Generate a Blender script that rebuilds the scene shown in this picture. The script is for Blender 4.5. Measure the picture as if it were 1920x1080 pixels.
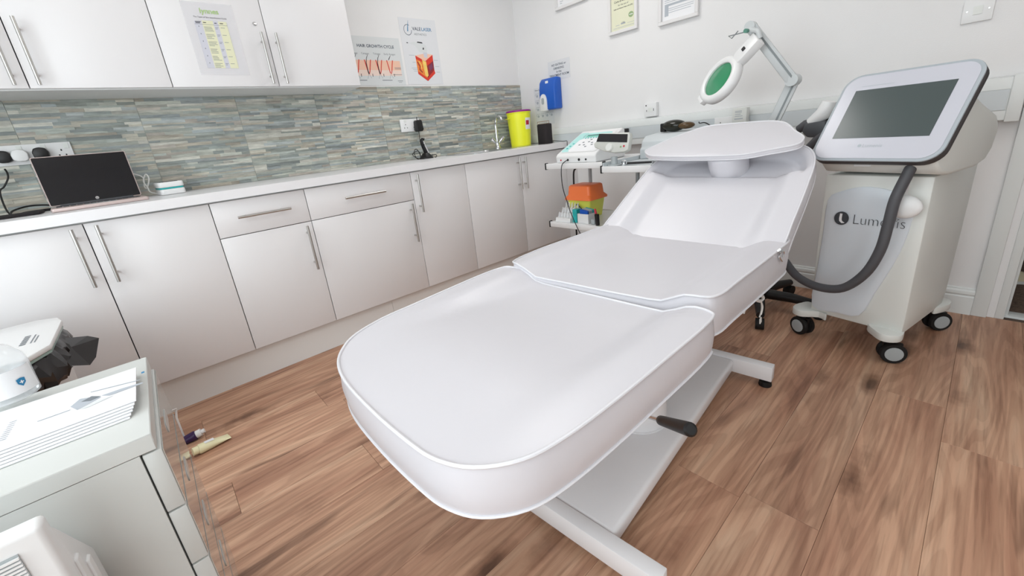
import bpy, bmesh, math, random
from mathutils import Vector, Matrix
random.seed(7)
V3 = Vector
for o in list(bpy.data.objects): bpy.data.objects.remove(o)
SC = bpy.context.scene
COL = SC.collection

# ------------------------------------------------------------------ camera
# world: corner of the two visible walls at the origin, x along the cabinet wall, y along the right wall, z up
RW = [V3((0.741873650, -0.662025093, -0.106518838)), V3((-0.277944844, -0.159043007, -0.947339425)), V3((0.610221395, 0.732412519, -0.301996278))]
FPX, CX, CY = 767.32936, 947.56781, 498.74901
CAM = V3((-2.720766, -2.8, 1.023008))
cd = bpy.data.cameras.new('camera'); cam = bpy.data.objects.new('camera', cd); COL.objects.link(cam)
cd.sensor_width = 36; cd.lens = FPX / 1920 * 36
cd.shift_x = (960 - CX) / 1920; cd.shift_y = (CY - 540) / 1920
cd.clip_start = 0.02; cd.clip_end = 60
m = Matrix((RW[0], -RW[1], -RW[2])).transposed().to_4x4(); m.translation = CAM
cam.matrix_world = m
SC.camera = cam

# ------------------------------------------------------------------ world, lights, exposure
SC.view_settings.view_transform = 'Standard'; SC.view_settings.look = 'None'
SC.view_settings.gamma = 1; SC.view_settings.use_curve_mapping = False
SC.view_settings.exposure = 0.12
w = bpy.data.worlds.new('world'); SC.world = w; w.use_nodes = True
w.node_tree.nodes['Background'].inputs[0].default_value = (0.85, 0.93, 1.0, 1)
w.node_tree.nodes['Background'].inputs[1].default_value = 1.0
RX0, RX1, RY0, RY1, RZ = -4.05, 0.0, -4.3, 0.0, 2.45      # room box
def area(name, loc, rot, sx, sy, power, col=(1, 1, 1), spread=180):
    l = bpy.data.lights.new(name, 'AREA'); l.shape = 'RECTANGLE'; l.size = sx; l.size_y = sy
    l.energy = power; l.color = col; l.spread = math.radians(spread)
    o = bpy.data.objects.new(name, l); COL.objects.link(o); o.location = loc; o.rotation_euler = rot
    return o
# daylight entering by the window of the left wall
area('window_daylight', (RX0 + 0.03, -2.1, 1.42), (0, math.radians(-90), 0), 1.6, 2.1, 28.5, (0.90, 0.98, 1.0))
# fill light from behind the camera, added along with an unseen rear window
area('rear_fill_light', (-3.5, RY0 + 0.03, 1.2), (math.radians(90), 0, 0), .85, 2.0, 15, (0.90, 0.98, 1.0))
# light of the ceiling panels
for i, (lx, ly) in enumerate(((-2.9, -1.45), (-.95, -1.05), (-2.9, -3.0), (-1.25, -3.0))):
    area('ceiling_panel_light', (lx, ly, RZ - 0.03), (0, 0, 0), 0.56, 0.56, (.5, 4.9, .4, .3)[i], (1.0, 0.98, 0.96))

# ------------------------------------------------------------------ pixel helpers (1920 x 1080 photograph)
def ray(p):
    a, b = (p[0] - CX) / FPX, (p[1] - CY) / FPX
    return RW[0] * a + RW[1] * b + RW[2]
def onz(p, z): d = ray(p); return CAM + d * ((z - CAM.z) / d.z)
def ony(p, y): d = ray(p); return CAM + d * ((y - CAM.y) / d.y)
def onx(p, x): d = ray(p); return CAM + d * ((x - CAM.x) / d.x)
def onpl(p, P0, n): d = ray(p); return CAM + d * ((V3(P0) - CAM).dot(n) / d.dot(n))

# ------------------------------------------------------------------ materials
def lin(c): return tuple((x / 12.92 if x <= .04045 else ((x + .055) / 1.055) ** 2.4) for x in c)
def rgb(r, g, b): return lin((r / 255, g / 255, b / 255))
def nd(nt, t, **k):
    n = nt.nodes.new(t)
    for a, b in k.items():
        if a.startswith('_'): setattr(n, a[1:], b)
        else: n.inputs[a].default_value = b
    return n
def base_mat(name):
    m = bpy.data.materials.new(name); m.use_nodes = True
    return m, m.node_tree, m.node_tree.nodes['Principled BSDF']
def mat(name, col, rough=.5, metal=0., bump=0., bscale=60., vary=0.04, vscale=6., coat=0., emit=0., trans=0., ior=1.45, alpha=1.):
    m, nt, b = base_mat(name)
    tc = nd(nt, 'ShaderNodeTexCoord')
    n = nd(nt, 'ShaderNodeTexNoise', Scale=vscale, Detail=4.)
    nt.links.new(tc.outputs['Object'], n.inputs['Vector'])
    mr = nd(nt, 'ShaderNodeMapRange'); mr.inputs['To Min'].default_value = 1 - vary; mr.inputs['To Max'].default_value = 1 + vary
    nt.links.new(n.outputs['Fac'], mr.inputs['Value'])
    mx = nd(nt, 'ShaderNodeMix', _data_type='RGBA', _blend_type='MULTIPLY'); mx.inputs[0].default_value = 1
    mx.inputs[6].default_value = (*col, 1); nt.links.new(mr.outputs[0], mx.inputs[7])
    nt.links.new(mx.outputs[2], b.inputs['Base Color'])
    b.inputs['Roughness'].default_value = rough; b.inputs['Metallic'].default_value = metal
    b.inputs['Coat Weight'].default_value = coat; b.inputs['IOR'].default_value = ior
    b.inputs['Transmission Weight'].default_value = trans; b.inputs['Alpha'].default_value = alpha
    if emit:
        b.inputs['Emission Color'].default_value = (*col, 1); b.inputs['Emission Strength'].default_value = emit
    if bump:
        n2 = nd(nt, 'ShaderNodeTexNoise', Scale=bscale, Detail=5.)
        nt.links.new(tc.outputs['Object'], n2.inputs['Vector'])
        bp = nd(nt, 'ShaderNodeBump', Strength=bump, Distance=.004)
        nt.links.new(n2.outputs['Fac'], bp.inputs['Height']); nt.links.new(bp.outputs[0], b.inputs['Normal'])
    return m
MT = {}
def M(k, *a, **kw):
    MT[k] = mat(k, *a, **kw); return MT[k]
M('wall_paint', rgb(232, 231, 231), .75, bump=.15, bscale=220, vary=.015)
M('ceiling_paint', rgb(235, 234, 233), .85, vary=.01)
M('door_white', rgb(231, 229, 230), .28, vary=.008, vscale=2)
M('carcass_white', rgb(222, 223, 222), .4, vary=.01)
M('plinth_white', rgb(234, 233, 231), .4, vary=.01)
M('worktop_white', rgb(236, 235, 237), .3, vary=.01)
M('trim_white', rgb(226, 229, 228), .35, vary=.015)
M('steel', (.55, .54, .52), .3, 1., vary=.05, vscale=40)
M('chrome', (.75, .76, .77), .08, 1., vary=.02)
M('sink_steel', (.62, .63, .64), .25, 1., vary=.04)
M('vinyl', rgb(213, 211, 216), .34, bump=.12, bscale=35, vary=.012, vscale=3)
M('vinyl_pipe', rgb(222, 221, 225), .35, vary=.01)
M('bed_metal', rgb(233, 232, 234), .22, vary=.012)
M('plastic_white', rgb(232, 232, 232), .32, vary=.012)
M('plastic_offwhite', rgb(224, 226, 222), .38, vary=.012)
M('plastic_grey', rgb(170, 176, 178), .4, vary=.02)
M('plastic_dark', rgb(72, 74, 78), .45, vary=.04)
M('plastic_black', rgb(22, 21, 22), .4, vary=.06)
M('rubber_black', rgb(18, 17, 17), .7, vary=.1, bump=.2)
M('screen_black', rgb(24, 23, 26), .12, vary=.02)
M('screen_grey', rgb(74, 84, 84), .22, vary=.02)
M('hose_grey', rgb(78, 78, 82), .5, vary=.05)
M('bezel_dark', rgb(66, 62, 62), .45, vary=.04)
M('bezel_silver', rgb(170, 178, 184), .35, vary=.02)
M('cable_black', rgb(15, 14, 15), .55)
M('cable_white', rgb(225, 225, 222), .5)
M('paper_white', rgb(236, 236, 238), .6, vary=.008)
M('poster_paper', rgb(222, 223, 226), .6, vary=.008)
M('paper_shade', rgb(216, 219, 220), .6, vary=.01)
M('ink_black', rgb(40, 42, 46), .6)
M('ink_grey', rgb(120, 126, 132), .6)
M('ink_light', rgb(176, 182, 190), .6)
M('ink_blue', rgb(38, 120, 165), .6)
M('ink_navy', rgb(50, 66, 84), .6)
M('ink_green', rgb(172, 204, 130), .6)
M('print_yellow', rgb(226, 225, 194), .6)
M('print_lilac', rgb(206, 206, 216), .6)
M('skin_peach', rgb(240, 196, 172), .6)
M('skin_pale', rgb(238, 216, 205), .6)
M('skin_red', rgb(214, 60, 44), .6, vary=.2, vscale=60)
M('skin_orange', rgb(232, 132, 60), .6, vary=.35, vscale=70)
M('skin_yellow', rgb(240, 205, 110), .6, vary=.2, vscale=60)
M('skin_dark', rgb(150, 40, 44), .6, vary=.4, vscale=60)
M('skin_violet', rgb(120, 60, 90), .6, vary=.4, vscale=60)
M('cream_paper', rgb(226, 226, 200), .6, vary=.015)
M('seal_green', rgb(150, 172, 128), .6)
M('frame_white', rgb(228, 226, 226), .4, vary=.01)
M('tub_yellow', rgb(246, 248, 52), .35, vary=.02)
M('lid_purple', rgb(150, 30, 140), .35)
M('label_red', rgb(190, 40, 60), .5)
M('bin_orange', rgb(255, 130, 70), .35, vary=.02)
M('bin_yellow', rgb(250, 252, 110), .35, vary=.02)
M('blue_plastic', rgb(30, 92, 190), .3, vary=.03)
M('teal', rgb(40, 176, 176), .4)
M('teal_pale', rgb(178, 226, 222), .45)
M('lcd_green', rgb(110, 190, 170), .3)
M('rose_gold', rgb(206, 188, 184), .35, .3, vary=.02)
M('lens_green', rgb(28, 140, 92), .04, vary=.1, coat=1.0)
M('lamp_grey', rgb(200, 204, 205), .35, vary=.02)
M('lamp_dark', rgb(128, 134, 136), .4)
M('bag_black', rgb(38, 34, 34), .28, vary=.2, vscale=20)
M('bag_green', rgb(150, 172, 166), .35)
M('drawer_white', rgb(206, 208, 205), .3, vary=.01)
M('drawer_gloss', rgb(200, 201, 198), .08, .35, vary=.01)
M('tube_cream', rgb(236, 230, 190), .35, vary=.02)
M('tube_purple', rgb(52, 28, 76), .35, vary=.05)
M('goggle_black', rgb(30, 30, 20), .18)
M('amber', rgb(84, 62, 34), .2)
M('shoe_cream', rgb(216, 206, 176), .7, bump=.3, bscale=200)
M('dark_cloth', rgb(30, 26, 28), .8)
M('logo_dark', rgb(62, 66, 72), .5)
M('socket_dark', rgb(40, 40, 42), .6)
M('blue_grey_panel', rgb(208, 214, 217), .4, vary=.02)
M('speaker_black', rgb(34, 28, 30), .75, bump=.3, bscale=400)
MT['clear'] = mat('clear', (.93, .95, .97), .08, vary=0, alpha=.38)
MT['laminate'] = mat('laminate', (.93, .92, .95), .12, vary=0, alpha=.25)
MT['light_panel'] = mat('light_panel', (1, .98, .95), .4, emit=4., vary=0)
MT['glass_pane'] = mat('glass_pane', (.95, .98, 1), .02, trans=1., ior=1.05, vary=0)
MT['sky_glow'] = mat('sky_glow', (.9, .95, 1), .5, emit=3., vary=0)

def wood_mat():
    m, nt, b = base_mat('wood_plank'); L = nt.links.new
    tc = nd(nt, 'ShaderNodeTexCoord'); oi = nd(nt, 'ShaderNodeObjectInfo')
    rv = nd(nt, 'ShaderNodeMath', _operation='MULTIPLY'); rv.inputs[1].default_value = 37.0; L(oi.outputs['Random'], rv.inputs[0])
    cmb = nd(nt, 'ShaderNodeCombineXYZ'); L(rv.outputs[0], cmb.inputs[0]); L(rv.outputs[0], cmb.inputs[1]); L(rv.outputs[0], cmb.inputs[2])
    add = nd(nt, 'ShaderNodeVectorMath', _operation='ADD'); L(tc.outputs['Object'], add.inputs[0]); L(cmb.outputs[0], add.inputs[1])
    def scaled(s):
        k = nd(nt, 'ShaderNodeVectorMath', _operation='MULTIPLY'); k.inputs[1].default_value = s; L(add.outputs[0], k.inputs[0]); return k
    def ramp(src, stops):
        r = nd(nt, 'ShaderNodeValToRGB'); e = r.color_ramp.elements
        while len(e) < len(stops): e.new(.5)
        for i, (p, c) in enumerate(stops): e[i].position = p; e[i].color = (*c, 1)
        L(src, r.inputs[0]); return r
    # broad figure
    s1 = scaled((.8, 9.5, 1.)); n1 = nd(nt, 'ShaderNodeTexNoise', Scale=1., Detail=7., Roughness=.62, Distortion=.35); L(s1.outputs[0], n1.inputs['Vector'])
    c1 = ramp(n1.outputs['Fac'], [(.25, rgb(128, 87, 68)), (.40, rgb(178, 132, 106)), (.55, rgb(204, 161, 132)), (.75, rgb(219, 186, 158))])
    # cathedral rings
    s2 = scaled((.9, 7., 1.)); wv = nd(nt, 'ShaderNodeTexNoise', Scale=.8, Detail=1.5, Distortion=.4); L(s2.outputs[0], wv.inputs['Vector'])
    wm = nd(nt, 'ShaderNodeMath', _operation='MULTIPLY'); wm.inputs[1].default_value = 34.; L(wv.outputs['Fac'], wm.inputs[0])
    fr = nd(nt, 'ShaderNodeMath', _operation='SINE'); 
    w2 = nd(nt, 'ShaderNodeMath', _operation='MULTIPLY'); w2.inputs[1].default_value = 3.1; L(wm.outputs[0], w2.inputs[0]); L(w2.outputs[0], fr.inputs[0])
    c2 = ramp(fr.outputs[0], [(.0, (.76, .72, .69)), (.35, (1, 1, 1)), (1., (1.06, 1.06, 1.06))])
    mx = nd(nt, 'ShaderNodeMix', _data_type='RGBA', _blend_type='MULTIPLY'); mx.inputs[0].default_value = .5
    L(c1.outputs[0], mx.inputs[6]); L(c2.outputs[0], mx.inputs[7])
    # pores
    s3 = scaled((4., 90., 1.)); n3 = nd(nt, 'ShaderNodeTexNoise', Scale=1., Detail=4.); L(s3.outputs[0], n3.inputs['Vector'])
    c3 = ramp(n3.outputs['Fac'], [(.34, (.58, .52, .48)), (.5, (1, 1, 1)), (.7, (1.12, 1.12, 1.12))])
    mx2 = nd(nt, 'ShaderNodeMix', _data_type='RGBA', _blend_type='MULTIPLY'); mx2.inputs[0].default_value = .55
    L(mx.outputs[2], mx2.inputs[6]); L(c3.outputs[0], mx2.inputs[7])
    # dark streaks and knots
    s4 = scaled((1.6, 16., 1.)); n4 = nd(nt, 'ShaderNodeTexNoise', Scale=1., Detail=3., Distortion=.5); L(s4.outputs[0], n4.inputs['Vector'])
    c4 = ramp(n4.outputs['Fac'], [(.29, (.30, .25, .22)), (.38, (1, 1, 1)), (1., (1, 1, 1))])
    mx3 = nd(nt, 'ShaderNodeMix', _data_type='RGBA', _blend_type='MULTIPLY'); mx3.inputs[0].default_value = .65
    L(mx2.outputs[2], mx3.inputs[6]); L(c4.outputs[0], mx3.inputs[7])
    s5 = scaled((2.1, 5.2, 1.)); vo = nd(nt, 'ShaderNodeTexVoronoi', Scale=1.); L(s5.outputs[0], vo.inputs['Vector'])
    nk = nd(nt, 'ShaderNodeTexNoise', Scale=40., Detail=3.); L(add.outputs[0], nk.inputs['Vector'])
    kk = nd(nt, 'ShaderNodeMath', _operation='MULTIPLY_ADD'); kk.inputs[1].default_value = .09; L(nk.outputs['Fac'], kk.inputs[0]); L(vo.outputs['Distance'], kk.inputs[2])
    c5 = ramp(kk.outputs[0], [(.10, (.16, .12, .10)), (.15, (.5, .44, .40)), (.26, (1, 1, 1))])
    mx4 = nd(nt, 'ShaderNodeMix', _data_type='RGBA', _blend_type='MULTIPLY'); mx4.inputs[0].default_value = .85
    L(mx3.outputs[2], mx4.inputs[6]); L(c5.outputs[0], mx4.inputs[7])
    # plank to plank variation
    hv = nd(nt, 'ShaderNodeHueSaturation'); L(mx4.outputs[2], hv.inputs['Color'])
    mr = nd(nt, 'ShaderNodeMapRange'); mr.inputs['To Min'].default_value = .9; mr.inputs['To Max'].default_value = 1.05; L(oi.outputs['Random'], mr.inputs['Value']); L(mr.outputs[0], hv.inputs['Value'])
    hv.inputs['Saturation'].default_value = .98
    L(hv.outputs[0], b.inputs['Base Color']); b.inputs['Roughness'].default_value = .42
    bp = nd(nt, 'ShaderNodeBump', Strength=.25, Distance=.002); L(n3.outputs['Fac'], bp.inputs['Height']); L(bp.outputs[0], b.inputs['Normal'])
    return m
MT['wood'] = wood_mat()
def stone_mat():
    m, nt, b = base_mat('split_stone'); L = nt.links.new
    at = nd(nt, 'ShaderNodeAttribute', _attribute_name='strip'); tc = nd(nt, 'ShaderNodeTexCoord')
    k = nd(nt, 'ShaderNodeVectorMath', _operation='MULTIPLY'); k.inputs[1].default_value = (14., 14., 90.); L(tc.outputs['Object'], k.inputs[0])
    n = nd(nt, 'ShaderNodeTexNoise', Scale=1., Detail=7., Roughness=.65); L(k.outputs[0], n.inputs['Vector'])
    mr = nd(nt, 'ShaderNodeMapRange'); mr.inputs['From Min'].default_value = .3; mr.inputs['From Max'].default_value = .7; mr.inputs['To Min'].default_value = .72; mr.inputs['To Max'].default_value = 1.3; L(n.outputs['Fac'], mr.inputs['Value'])
    mx = nd(nt, 'ShaderNodeMix', _data_type='RGBA', _blend_type='MULTIPLY'); mx.inputs[0].default_value = 1; L(at.outputs['Color'], mx.inputs[6]); L(mr.outputs[0], mx.inputs[7])
    L(mx.outputs[2], b.inputs['Base Color']); b.inputs['Roughness'].default_value = .5
    bp = nd(nt, 'ShaderNodeBump', Strength=.3, Distance=.003); L(n.outputs['Fac'], bp.inputs['Height']); L(bp.outputs[0], b.inputs['Normal'])
    return m
MT['stone'] = stone_mat()
def carpet_mat():
    m, nt, b = base_mat('carpet'); L = nt.links.new
    tc = nd(nt, 'ShaderNodeTexCoord'); n = nd(nt, 'ShaderNodeTexNoise', Scale=90., Detail=6.); L(tc.outputs['Object'], n.inputs['Vector'])
    r = nd(nt, 'ShaderNodeValToRGB'); r.color_ramp.elements[0].color = (*rgb(60, 48, 40), 1); r.color_ramp.elements[1].color = (*rgb(140, 116, 100), 1); L(n.outputs['Fac'], r.inputs[0])
    L(r.outputs[0], b.inputs['Base Color']); b.inputs['Roughness'].default_value = .95
    bp = nd(nt, 'ShaderNodeBump', Strength=.8, Distance=.01); L(n.outputs['Fac'], bp.inputs['Height']); L(bp.outputs[0], b.inputs['Normal'])
    return m
MT['carpet'] = carpet_mat()

# ------------------------------------------------------------------ mesh building
WO = {}                                              # object -> world origin
class B:
    def __init__(s): s.bm = bmesh.new()
    def faces(s, vs, fs):
        bv = [s.bm.verts.new(v) for v in vs]
        for f in fs:
            try: s.bm.faces.new([bv[i] for i in f])
            except ValueError: pass
        return bv
    def obox(s, c, X, Y, Z):                          # centre and three full extent vectors
        c, X, Y, Z = V3(c), V3(X) / 2, V3(Y) / 2, V3(Z) / 2
        s.faces([c + X * i + Y * j + Z * k for k in (-1, 1) for j in (-1, 1) for i in (-1, 1)],
                [(0, 2, 3, 1), (4, 5, 7, 6), (0, 1, 5, 4), (2, 6, 7, 3), (0, 4, 6, 2), (1, 3, 7, 5)]); return s
    def box(s, x0, x1, y0, y1, z0, z1):
        return s.obox(((x0 + x1) / 2, (y0 + y1) / 2, (z0 + z1) / 2), (abs(x1 - x0), 0, 0), (0, abs(y1 - y0), 0), (0, 0, abs(z1 - z0)))
    def loft(s, rings, cap=True, closed=True):
        n = len(rings[0]); vs = [[s.bm.verts.new(p) for p in r] for r in rings]
        for a, b in zip(vs, vs[1:]):
            for i in range(n if closed else n - 1):
                j = (i + 1) % n
                s.bm.faces.new((a[i], a[j], b[j], b[i]))
        if cap and closed:
            s.bm.faces.new(vs[0][::-1]); s.bm.faces.new(vs[-1])
        return s
    def cyl(s, p0, p1, r0, r1=None, n=16):
        r1 = r0 if r1 is None else r1; p0, p1 = V3(p0), V3(p1); a, b = perp(p1 - p0)
        return s.loft([[p + (a * math.cos(t) + b * math.sin(t)) * r for t in ang(n)] for p, r in ((p0, r0), (p1, r1))])
    def lathe(s, base, axis, prof, n=20):              # prof: (radius, height along axis)
        base = V3(base); ax = V3(axis).normalized(); a, b = perp(ax)
        return s.loft([[base + ax * h + (a * math.cos(t) + b * math.sin(t)) * max(r, 1e-4) for t in ang(n)] for r, h in prof])
    def tube(s, pts, r, n=8, closed=False, cap=True):
        pts = [V3(p) for p in pts]; N = len(pts); rings = []; a = None
        for i in range(N):
            t = (pts[(i + 1) % N] - pts[i - 1]) if closed else (pts[min(i + 1, N - 1)] - pts[max(i - 1, 0)])
            t.normalize()
            if a is None: a, b = perp(t)
            else:
                a = (a - t * a.dot(t)); a = a.normalized() if a.length > 1e-6 else perp(t)[0]
                b = t.cross(a)
            rr = r[i] if isinstance(r, (list, tuple)) else r
            rings.append([pts[i] + (a * math.cos(q) + b * math.sin(q)) * rr for q in ang(n)])
        if closed: rings.append(rings[0][:])
        return s.loft(rings, cap=cap and not closed)
    def prism(s, pts, vec):
        pts = [V3(p) for p in pts]; vec = V3(vec)
        return s.loft([pts, [p + vec for p in pts]])
    def poly(s, pts):
        s.bm.faces.new([s.bm.verts.new(p) for p in pts]); return s
    def ball(s, c, r, n=16, m=10):
        r = V3(r) if hasattr(r, '__len__') else V3((r, r, r)); c = V3(c)
        return s.loft([[c + V3((r.x * math.sin(f) * math.cos(t), r.y * math.sin(f) * math.sin(t), -r.z * math.cos(f))) for t in ang(n)]
                       for f in [math.pi * (i + .02 * (i == 0) - .02 * (i == m)) / m for i in range(m + 1)]])
    def bevel(s, w, seg=2, lim=25):
        bmesh.ops.remove_doubles(s.bm, verts=s.bm.verts, dist=1e-6)
        bmesh.ops.recalc_face_normals(s.bm, faces=s.bm.faces)
        s.bm.normal_update()
        es = [e for e in s.bm.edges if len(e.link_faces) == 2 and e.calc_face_angle(0) > math.radians(lim)]
        bmesh.ops.bevel(s.bm, geom=es, offset=w, segments=seg, affect='EDGES', profile=.5, clamp_overlap=True)
        return s
    def obj(s, name, mt, parent=None, smooth=40, origin=None, recalc=True):
        if recalc: bmesh.ops.recalc_face_normals(s.bm, faces=s.bm.faces)
        vs = [v.co for v in s.bm.verts]
        if parent is not None: org = WO[parent]
        elif origin is not None: org = V3(origin)
        else:
            lo = V3([min(v[i] for v in vs) for i in range(3)]); hi = V3([max(v[i] for v in vs) for i in range(3)])
            org = V3(((lo.x + hi.x) / 2, (lo.y + hi.y) / 2, lo.z))
        bmesh.ops.translate(s.bm, verts=s.bm.verts, vec=-org)
        me = bpy.data.meshes.new(name); s.bm.to_mesh(me); s.bm.free()
        me.materials.append(MT[mt] if isinstance(mt, str) else mt)
        if smooth:
            for p in me.polygons: p.use_smooth = True
            me.set_sharp_from_angle(angle=math.radians(smooth))
        o = bpy.data.objects.new(name, me); COL.objects.link(o)
        if parent is not None: o.parent = parent
        else: o.location = org
        WO[o] = org
        return o
def ang(n): return [2 * math.pi * i / n for i in range(n)]
def perp(d):
    d = d.normalized(); a = d.cross(V3((0, 0, 1)))
    if a.length < 1e-3: a = d.cross(V3((0, 1, 0)))
    a.normalize(); return a, d.cross(a)
def rrect(w, h, r, n=5, cx=0, cy=0):
    r = min(r, w / 2 - 1e-5, h / 2 - 1e-5); out = []
    for (sx, sy, a0) in ((1, 1, 0), (-1, 1, 90), (-1, -1, 180), (1, -1, 270)):
        for i in range(n + 1):
            a = math.radians(a0 + 90 * i / n)
            out.append((cx + sx * (w / 2 - r) + r * math.cos(a), cy + sy * (h / 2 - r) + r * math.sin(a)))
    return out
def smooth_loop(pts, k=4):                             # Catmull-Rom through a closed loop
    n = len(pts); out = []; pts = [V3(p) for p in pts]
    for i in range(n):
        p0, p1, p2, p3 = pts[i - 1], pts[i], pts[(i + 1) % n], pts[(i + 2) % n]
        for j in range(k):
            t = j / k
            out.append(.5 * ((2 * p1) + (p2 - p0) * t + (2 * p0 - 5 * p1 + 4 * p2 - p3) * t * t + (3 * p1 - p0 - 3 * p2 + p3) * t ** 3))
    return out
def smooth_path(pts, k=6):
    pts = [V3(p) for p in pts]; n = len(pts); out = []
    for i in range(n - 1):
        p0, p1, p2, p3 = pts[max(i - 1, 0)], pts[i], pts[i + 1], pts[min(i + 2, n - 1)]
        for j in range(k):
            t = j / k
            out.append(.5 * ((2 * p1) + (p2 - p0) * t + (2 * p0 - 5 * p1 + 4 * p2 - p3) * t * t + (3 * p1 - p0 - 3 * p2 + p3) * t ** 3))
    return out + [pts[-1]]
class Fr:                                              # a placed frame: origin, right, up, normal
    def __init__(s, o, r, u): s.o = V3(o); s.r = V3(r).normalized(); s.u = V3(u).normalized(); s.n = s.r.cross(s.u)
    def p(s, a, b, c=0): return s.o + s.r * a + s.u * b + s.n * c
    def at(s, a, b, c=0): return Fr(s.p(a, b, c), s.r, s.u)
    def poly(s, pts, c=0): return [s.p(a, b, c) for a, b in pts]
def tag(o, label=None, cat=None, group=None, kind=None):
    if label: o['label'] = label
    if cat: o['category'] = cat
    if group: o['group'] = group
    if kind: o['kind'] = kind
    return o
def thing(name, label, cat, loc, group=None):
    o = bpy.data.objects.new(name, None); COL.objects.link(o); o.location = loc; o.empty_display_size = .05; WO[o] = V3(loc)
    return tag(o, label, cat, group)
def struct(o): o['kind'] = 'structure'; return o
def lettering(txt, fr, size, mt, parent, align='LEFT', name='lettering', sx=1., depth=.0004, bold=0.):
    cu = bpy.data.curves.new('t', 'FONT'); cu.body = txt; cu.size = size; cu.align_x = align; cu.resolution_u = 3; cu.offset = bold
    t = bpy.data.objects.new('t', cu); COL.objects.link(t)
    dg = bpy.context.evaluated_depsgraph_get(); dg.update()
    me = bpy.data.meshes.new_from_object(t.evaluated_get(dg))
    bpy.data.objects.remove(t); bpy.data.curves.remove(cu)
    org = WO[parent]
    for v in me.vertices: v.co = fr.p(v.co.x * sx, v.co.y, depth) - org
    me.name = name; me.materials.clear(); me.materials.append(MT[mt])
    o = bpy.data.objects.new(name, me); COL.objects.link(o); o.parent = parent; WO[o] = org
    return o
def flat(fr, pts, mt, parent, name, c=.0003, th=0):
    b = B()
    if th: b.prism(fr.poly(pts, c), fr.n * th)
    else: b.poly(fr.poly(pts, c))
    return b.obj(name, mt, parent, smooth=0)
def rect(fr, x0, x1, y0, y1, mt, parent, name, c=.0003, th=0):
    return flat(fr, [(x0, y0), (x1, y0), (x1, y1), (x0, y1)], mt, parent, name, c, th)
def lines_print(fr, rows, mt, parent, name='print_lines', c=.0004):   # rows: (x0, x1, y, thickness)
    b = B()
    for x0, x1, y, t in rows: b.poly(fr.poly([(x0, y), (x1, y), (x1, y + t), (x0, y + t)], c))
    return tag(b.obj(name, mt, parent, smooth=0), kind='stuff')
# ================================================================== the room
WT = .2
floor = struct(B().box(RX0 - WT, RX1, RY0 - WT, RY1 + WT, -.12, -.006).obj('floor', 'plinth_white', smooth=0, origin=(0, 0, 0)))
MT['underlay'] = mat('underlay', rgb(80, 54, 42), .9); floor.data.materials[0] = MT['underlay']
# planks run along x; joints as in the photograph
PW, PL = .175, 1.22
def plank_mesh(l, key={}):
    k = round(l, 3)
    if k not in key:
        b = B().box(0, l - .0008, .0003, PW - .0003, -.006, 0); b.bevel(.0005, 1)
        me = bpy.data.meshes.new('plank'); bmesh.ops.recalc_face_normals(b.bm, faces=b.bm.faces); b.bm.to_mesh(me); b.bm.free(); me.materials.append(MT['wood']); key[k] = me
    return key[k]
OFF = {8: -2.38, 6: -2.375, -2: -1.125}                # known end joints: row index -> x
row = 0; y = -2.5 - PW * 11
while y < RY1:
    idx = round((y + 2.5) / PW)
    j0 = {8: -2.38, 5: -2.375, -3: -1.125}.get(idx, RX0 - PL * random.random())
    while j0 > RX0: j0 -= PL
    x = j0
    while x < 0:
        x0, x1 = max(x, RX0), min(x + PL, 0)
        if x1 - x0 > .03 and y + PW > RY0:
            o = bpy.data.objects.new('plank', plank_mesh(x1 - x0)); COL.objects.link(o); o.location = (x0, y, 0); o.parent = floor
        x += PL
    y += PW
wall_back = struct(B().box(RX0 - WT, WT, 0, WT, 0, RZ).obj('wall_back', 'wall_paint', smooth=0))
DY0, DY1, DZ = -3.74, -2.945, 2.0                       # doorway in the right wall
wall_right = struct(B().box(0, .11, DY1, 0, 0, RZ).box(0, .11, RY0 - WT, DY0, 0, RZ).box(0, .11, DY0, DY1, DZ + .03, RZ).obj('wall_right', 'wall_paint', smooth=0))
WY0, WY1, WZ0, WZ1 = -3.15, -1.05, .58, 2.25; DZ0 = .12               # window opening of the left wall
struct(B().box(RX0 - WT, RX0, RY0 - WT, WY0, 0, RZ).box(RX0 - WT, RX0, WY1, 0, 0, RZ).box(RX0 - WT, RX0, WY0, WY1, 0, WZ0).box(RX0 - WT, RX0, WY0, WY1, WZ1, RZ).obj('wall_left', 'wall_paint', smooth=0))
struct(B().box(RX0, -3.95, RY0 - WT, RY0, 0, RZ).box(-3.05, 0, RY0 - WT, RY0, 0, RZ).box(-3.95, -3.05, RY0 - WT, RY0, 0, DZ0).box(-3.95, -3.05, RY0 - WT, RY0, WZ1, RZ).obj('wall_front', 'wall_paint', smooth=0))
struct(B().box(RX0 - WT, WT, RY0 - WT, WT, RZ, RZ + .1).obj('ceiling', 'ceiling_paint', smooth=0))
def window(name, fr, w, h):                              # fr at the lower left corner of the opening
    t = bpy.data.objects.new(name, None); COL.objects.link(t); t.location = fr.o; WO[t] = fr.o.copy(); t['kind'] = 'structure'
    for a0, a1, b0, b1 in ((0, w, 0, .06), (0, w, h - .06, h), (0, .06, .06, h - .06), (w - .06, w, .06, h - .06), (w / 2 - .03, w / 2 + .03, .06, h - .06)):
        B().prism(fr.poly([(a0, b0), (a1, b0), (a1, b1), (a0, b1)], -.12), fr.n * .06).obj('window_frame', 'trim_white', t, smooth=0)
    for a0, a1 in ((.06, w / 2 - .03), (w / 2 + .03, w - .06)):
        B().prism(fr.poly([(a0, .06), (a1, .06), (a1, h - .06), (a0, h - .06)], -.1), fr.n * .006).obj('pane', 'glass_pane', t, smooth=0)
    B().prism(fr.poly([(-.04, -.03), (w + .04, -.03), (w + .04, 0), (-.04, 0)], -.06), fr.n * .11).obj('window_sill', 'trim_white', t, smooth=0)
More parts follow.
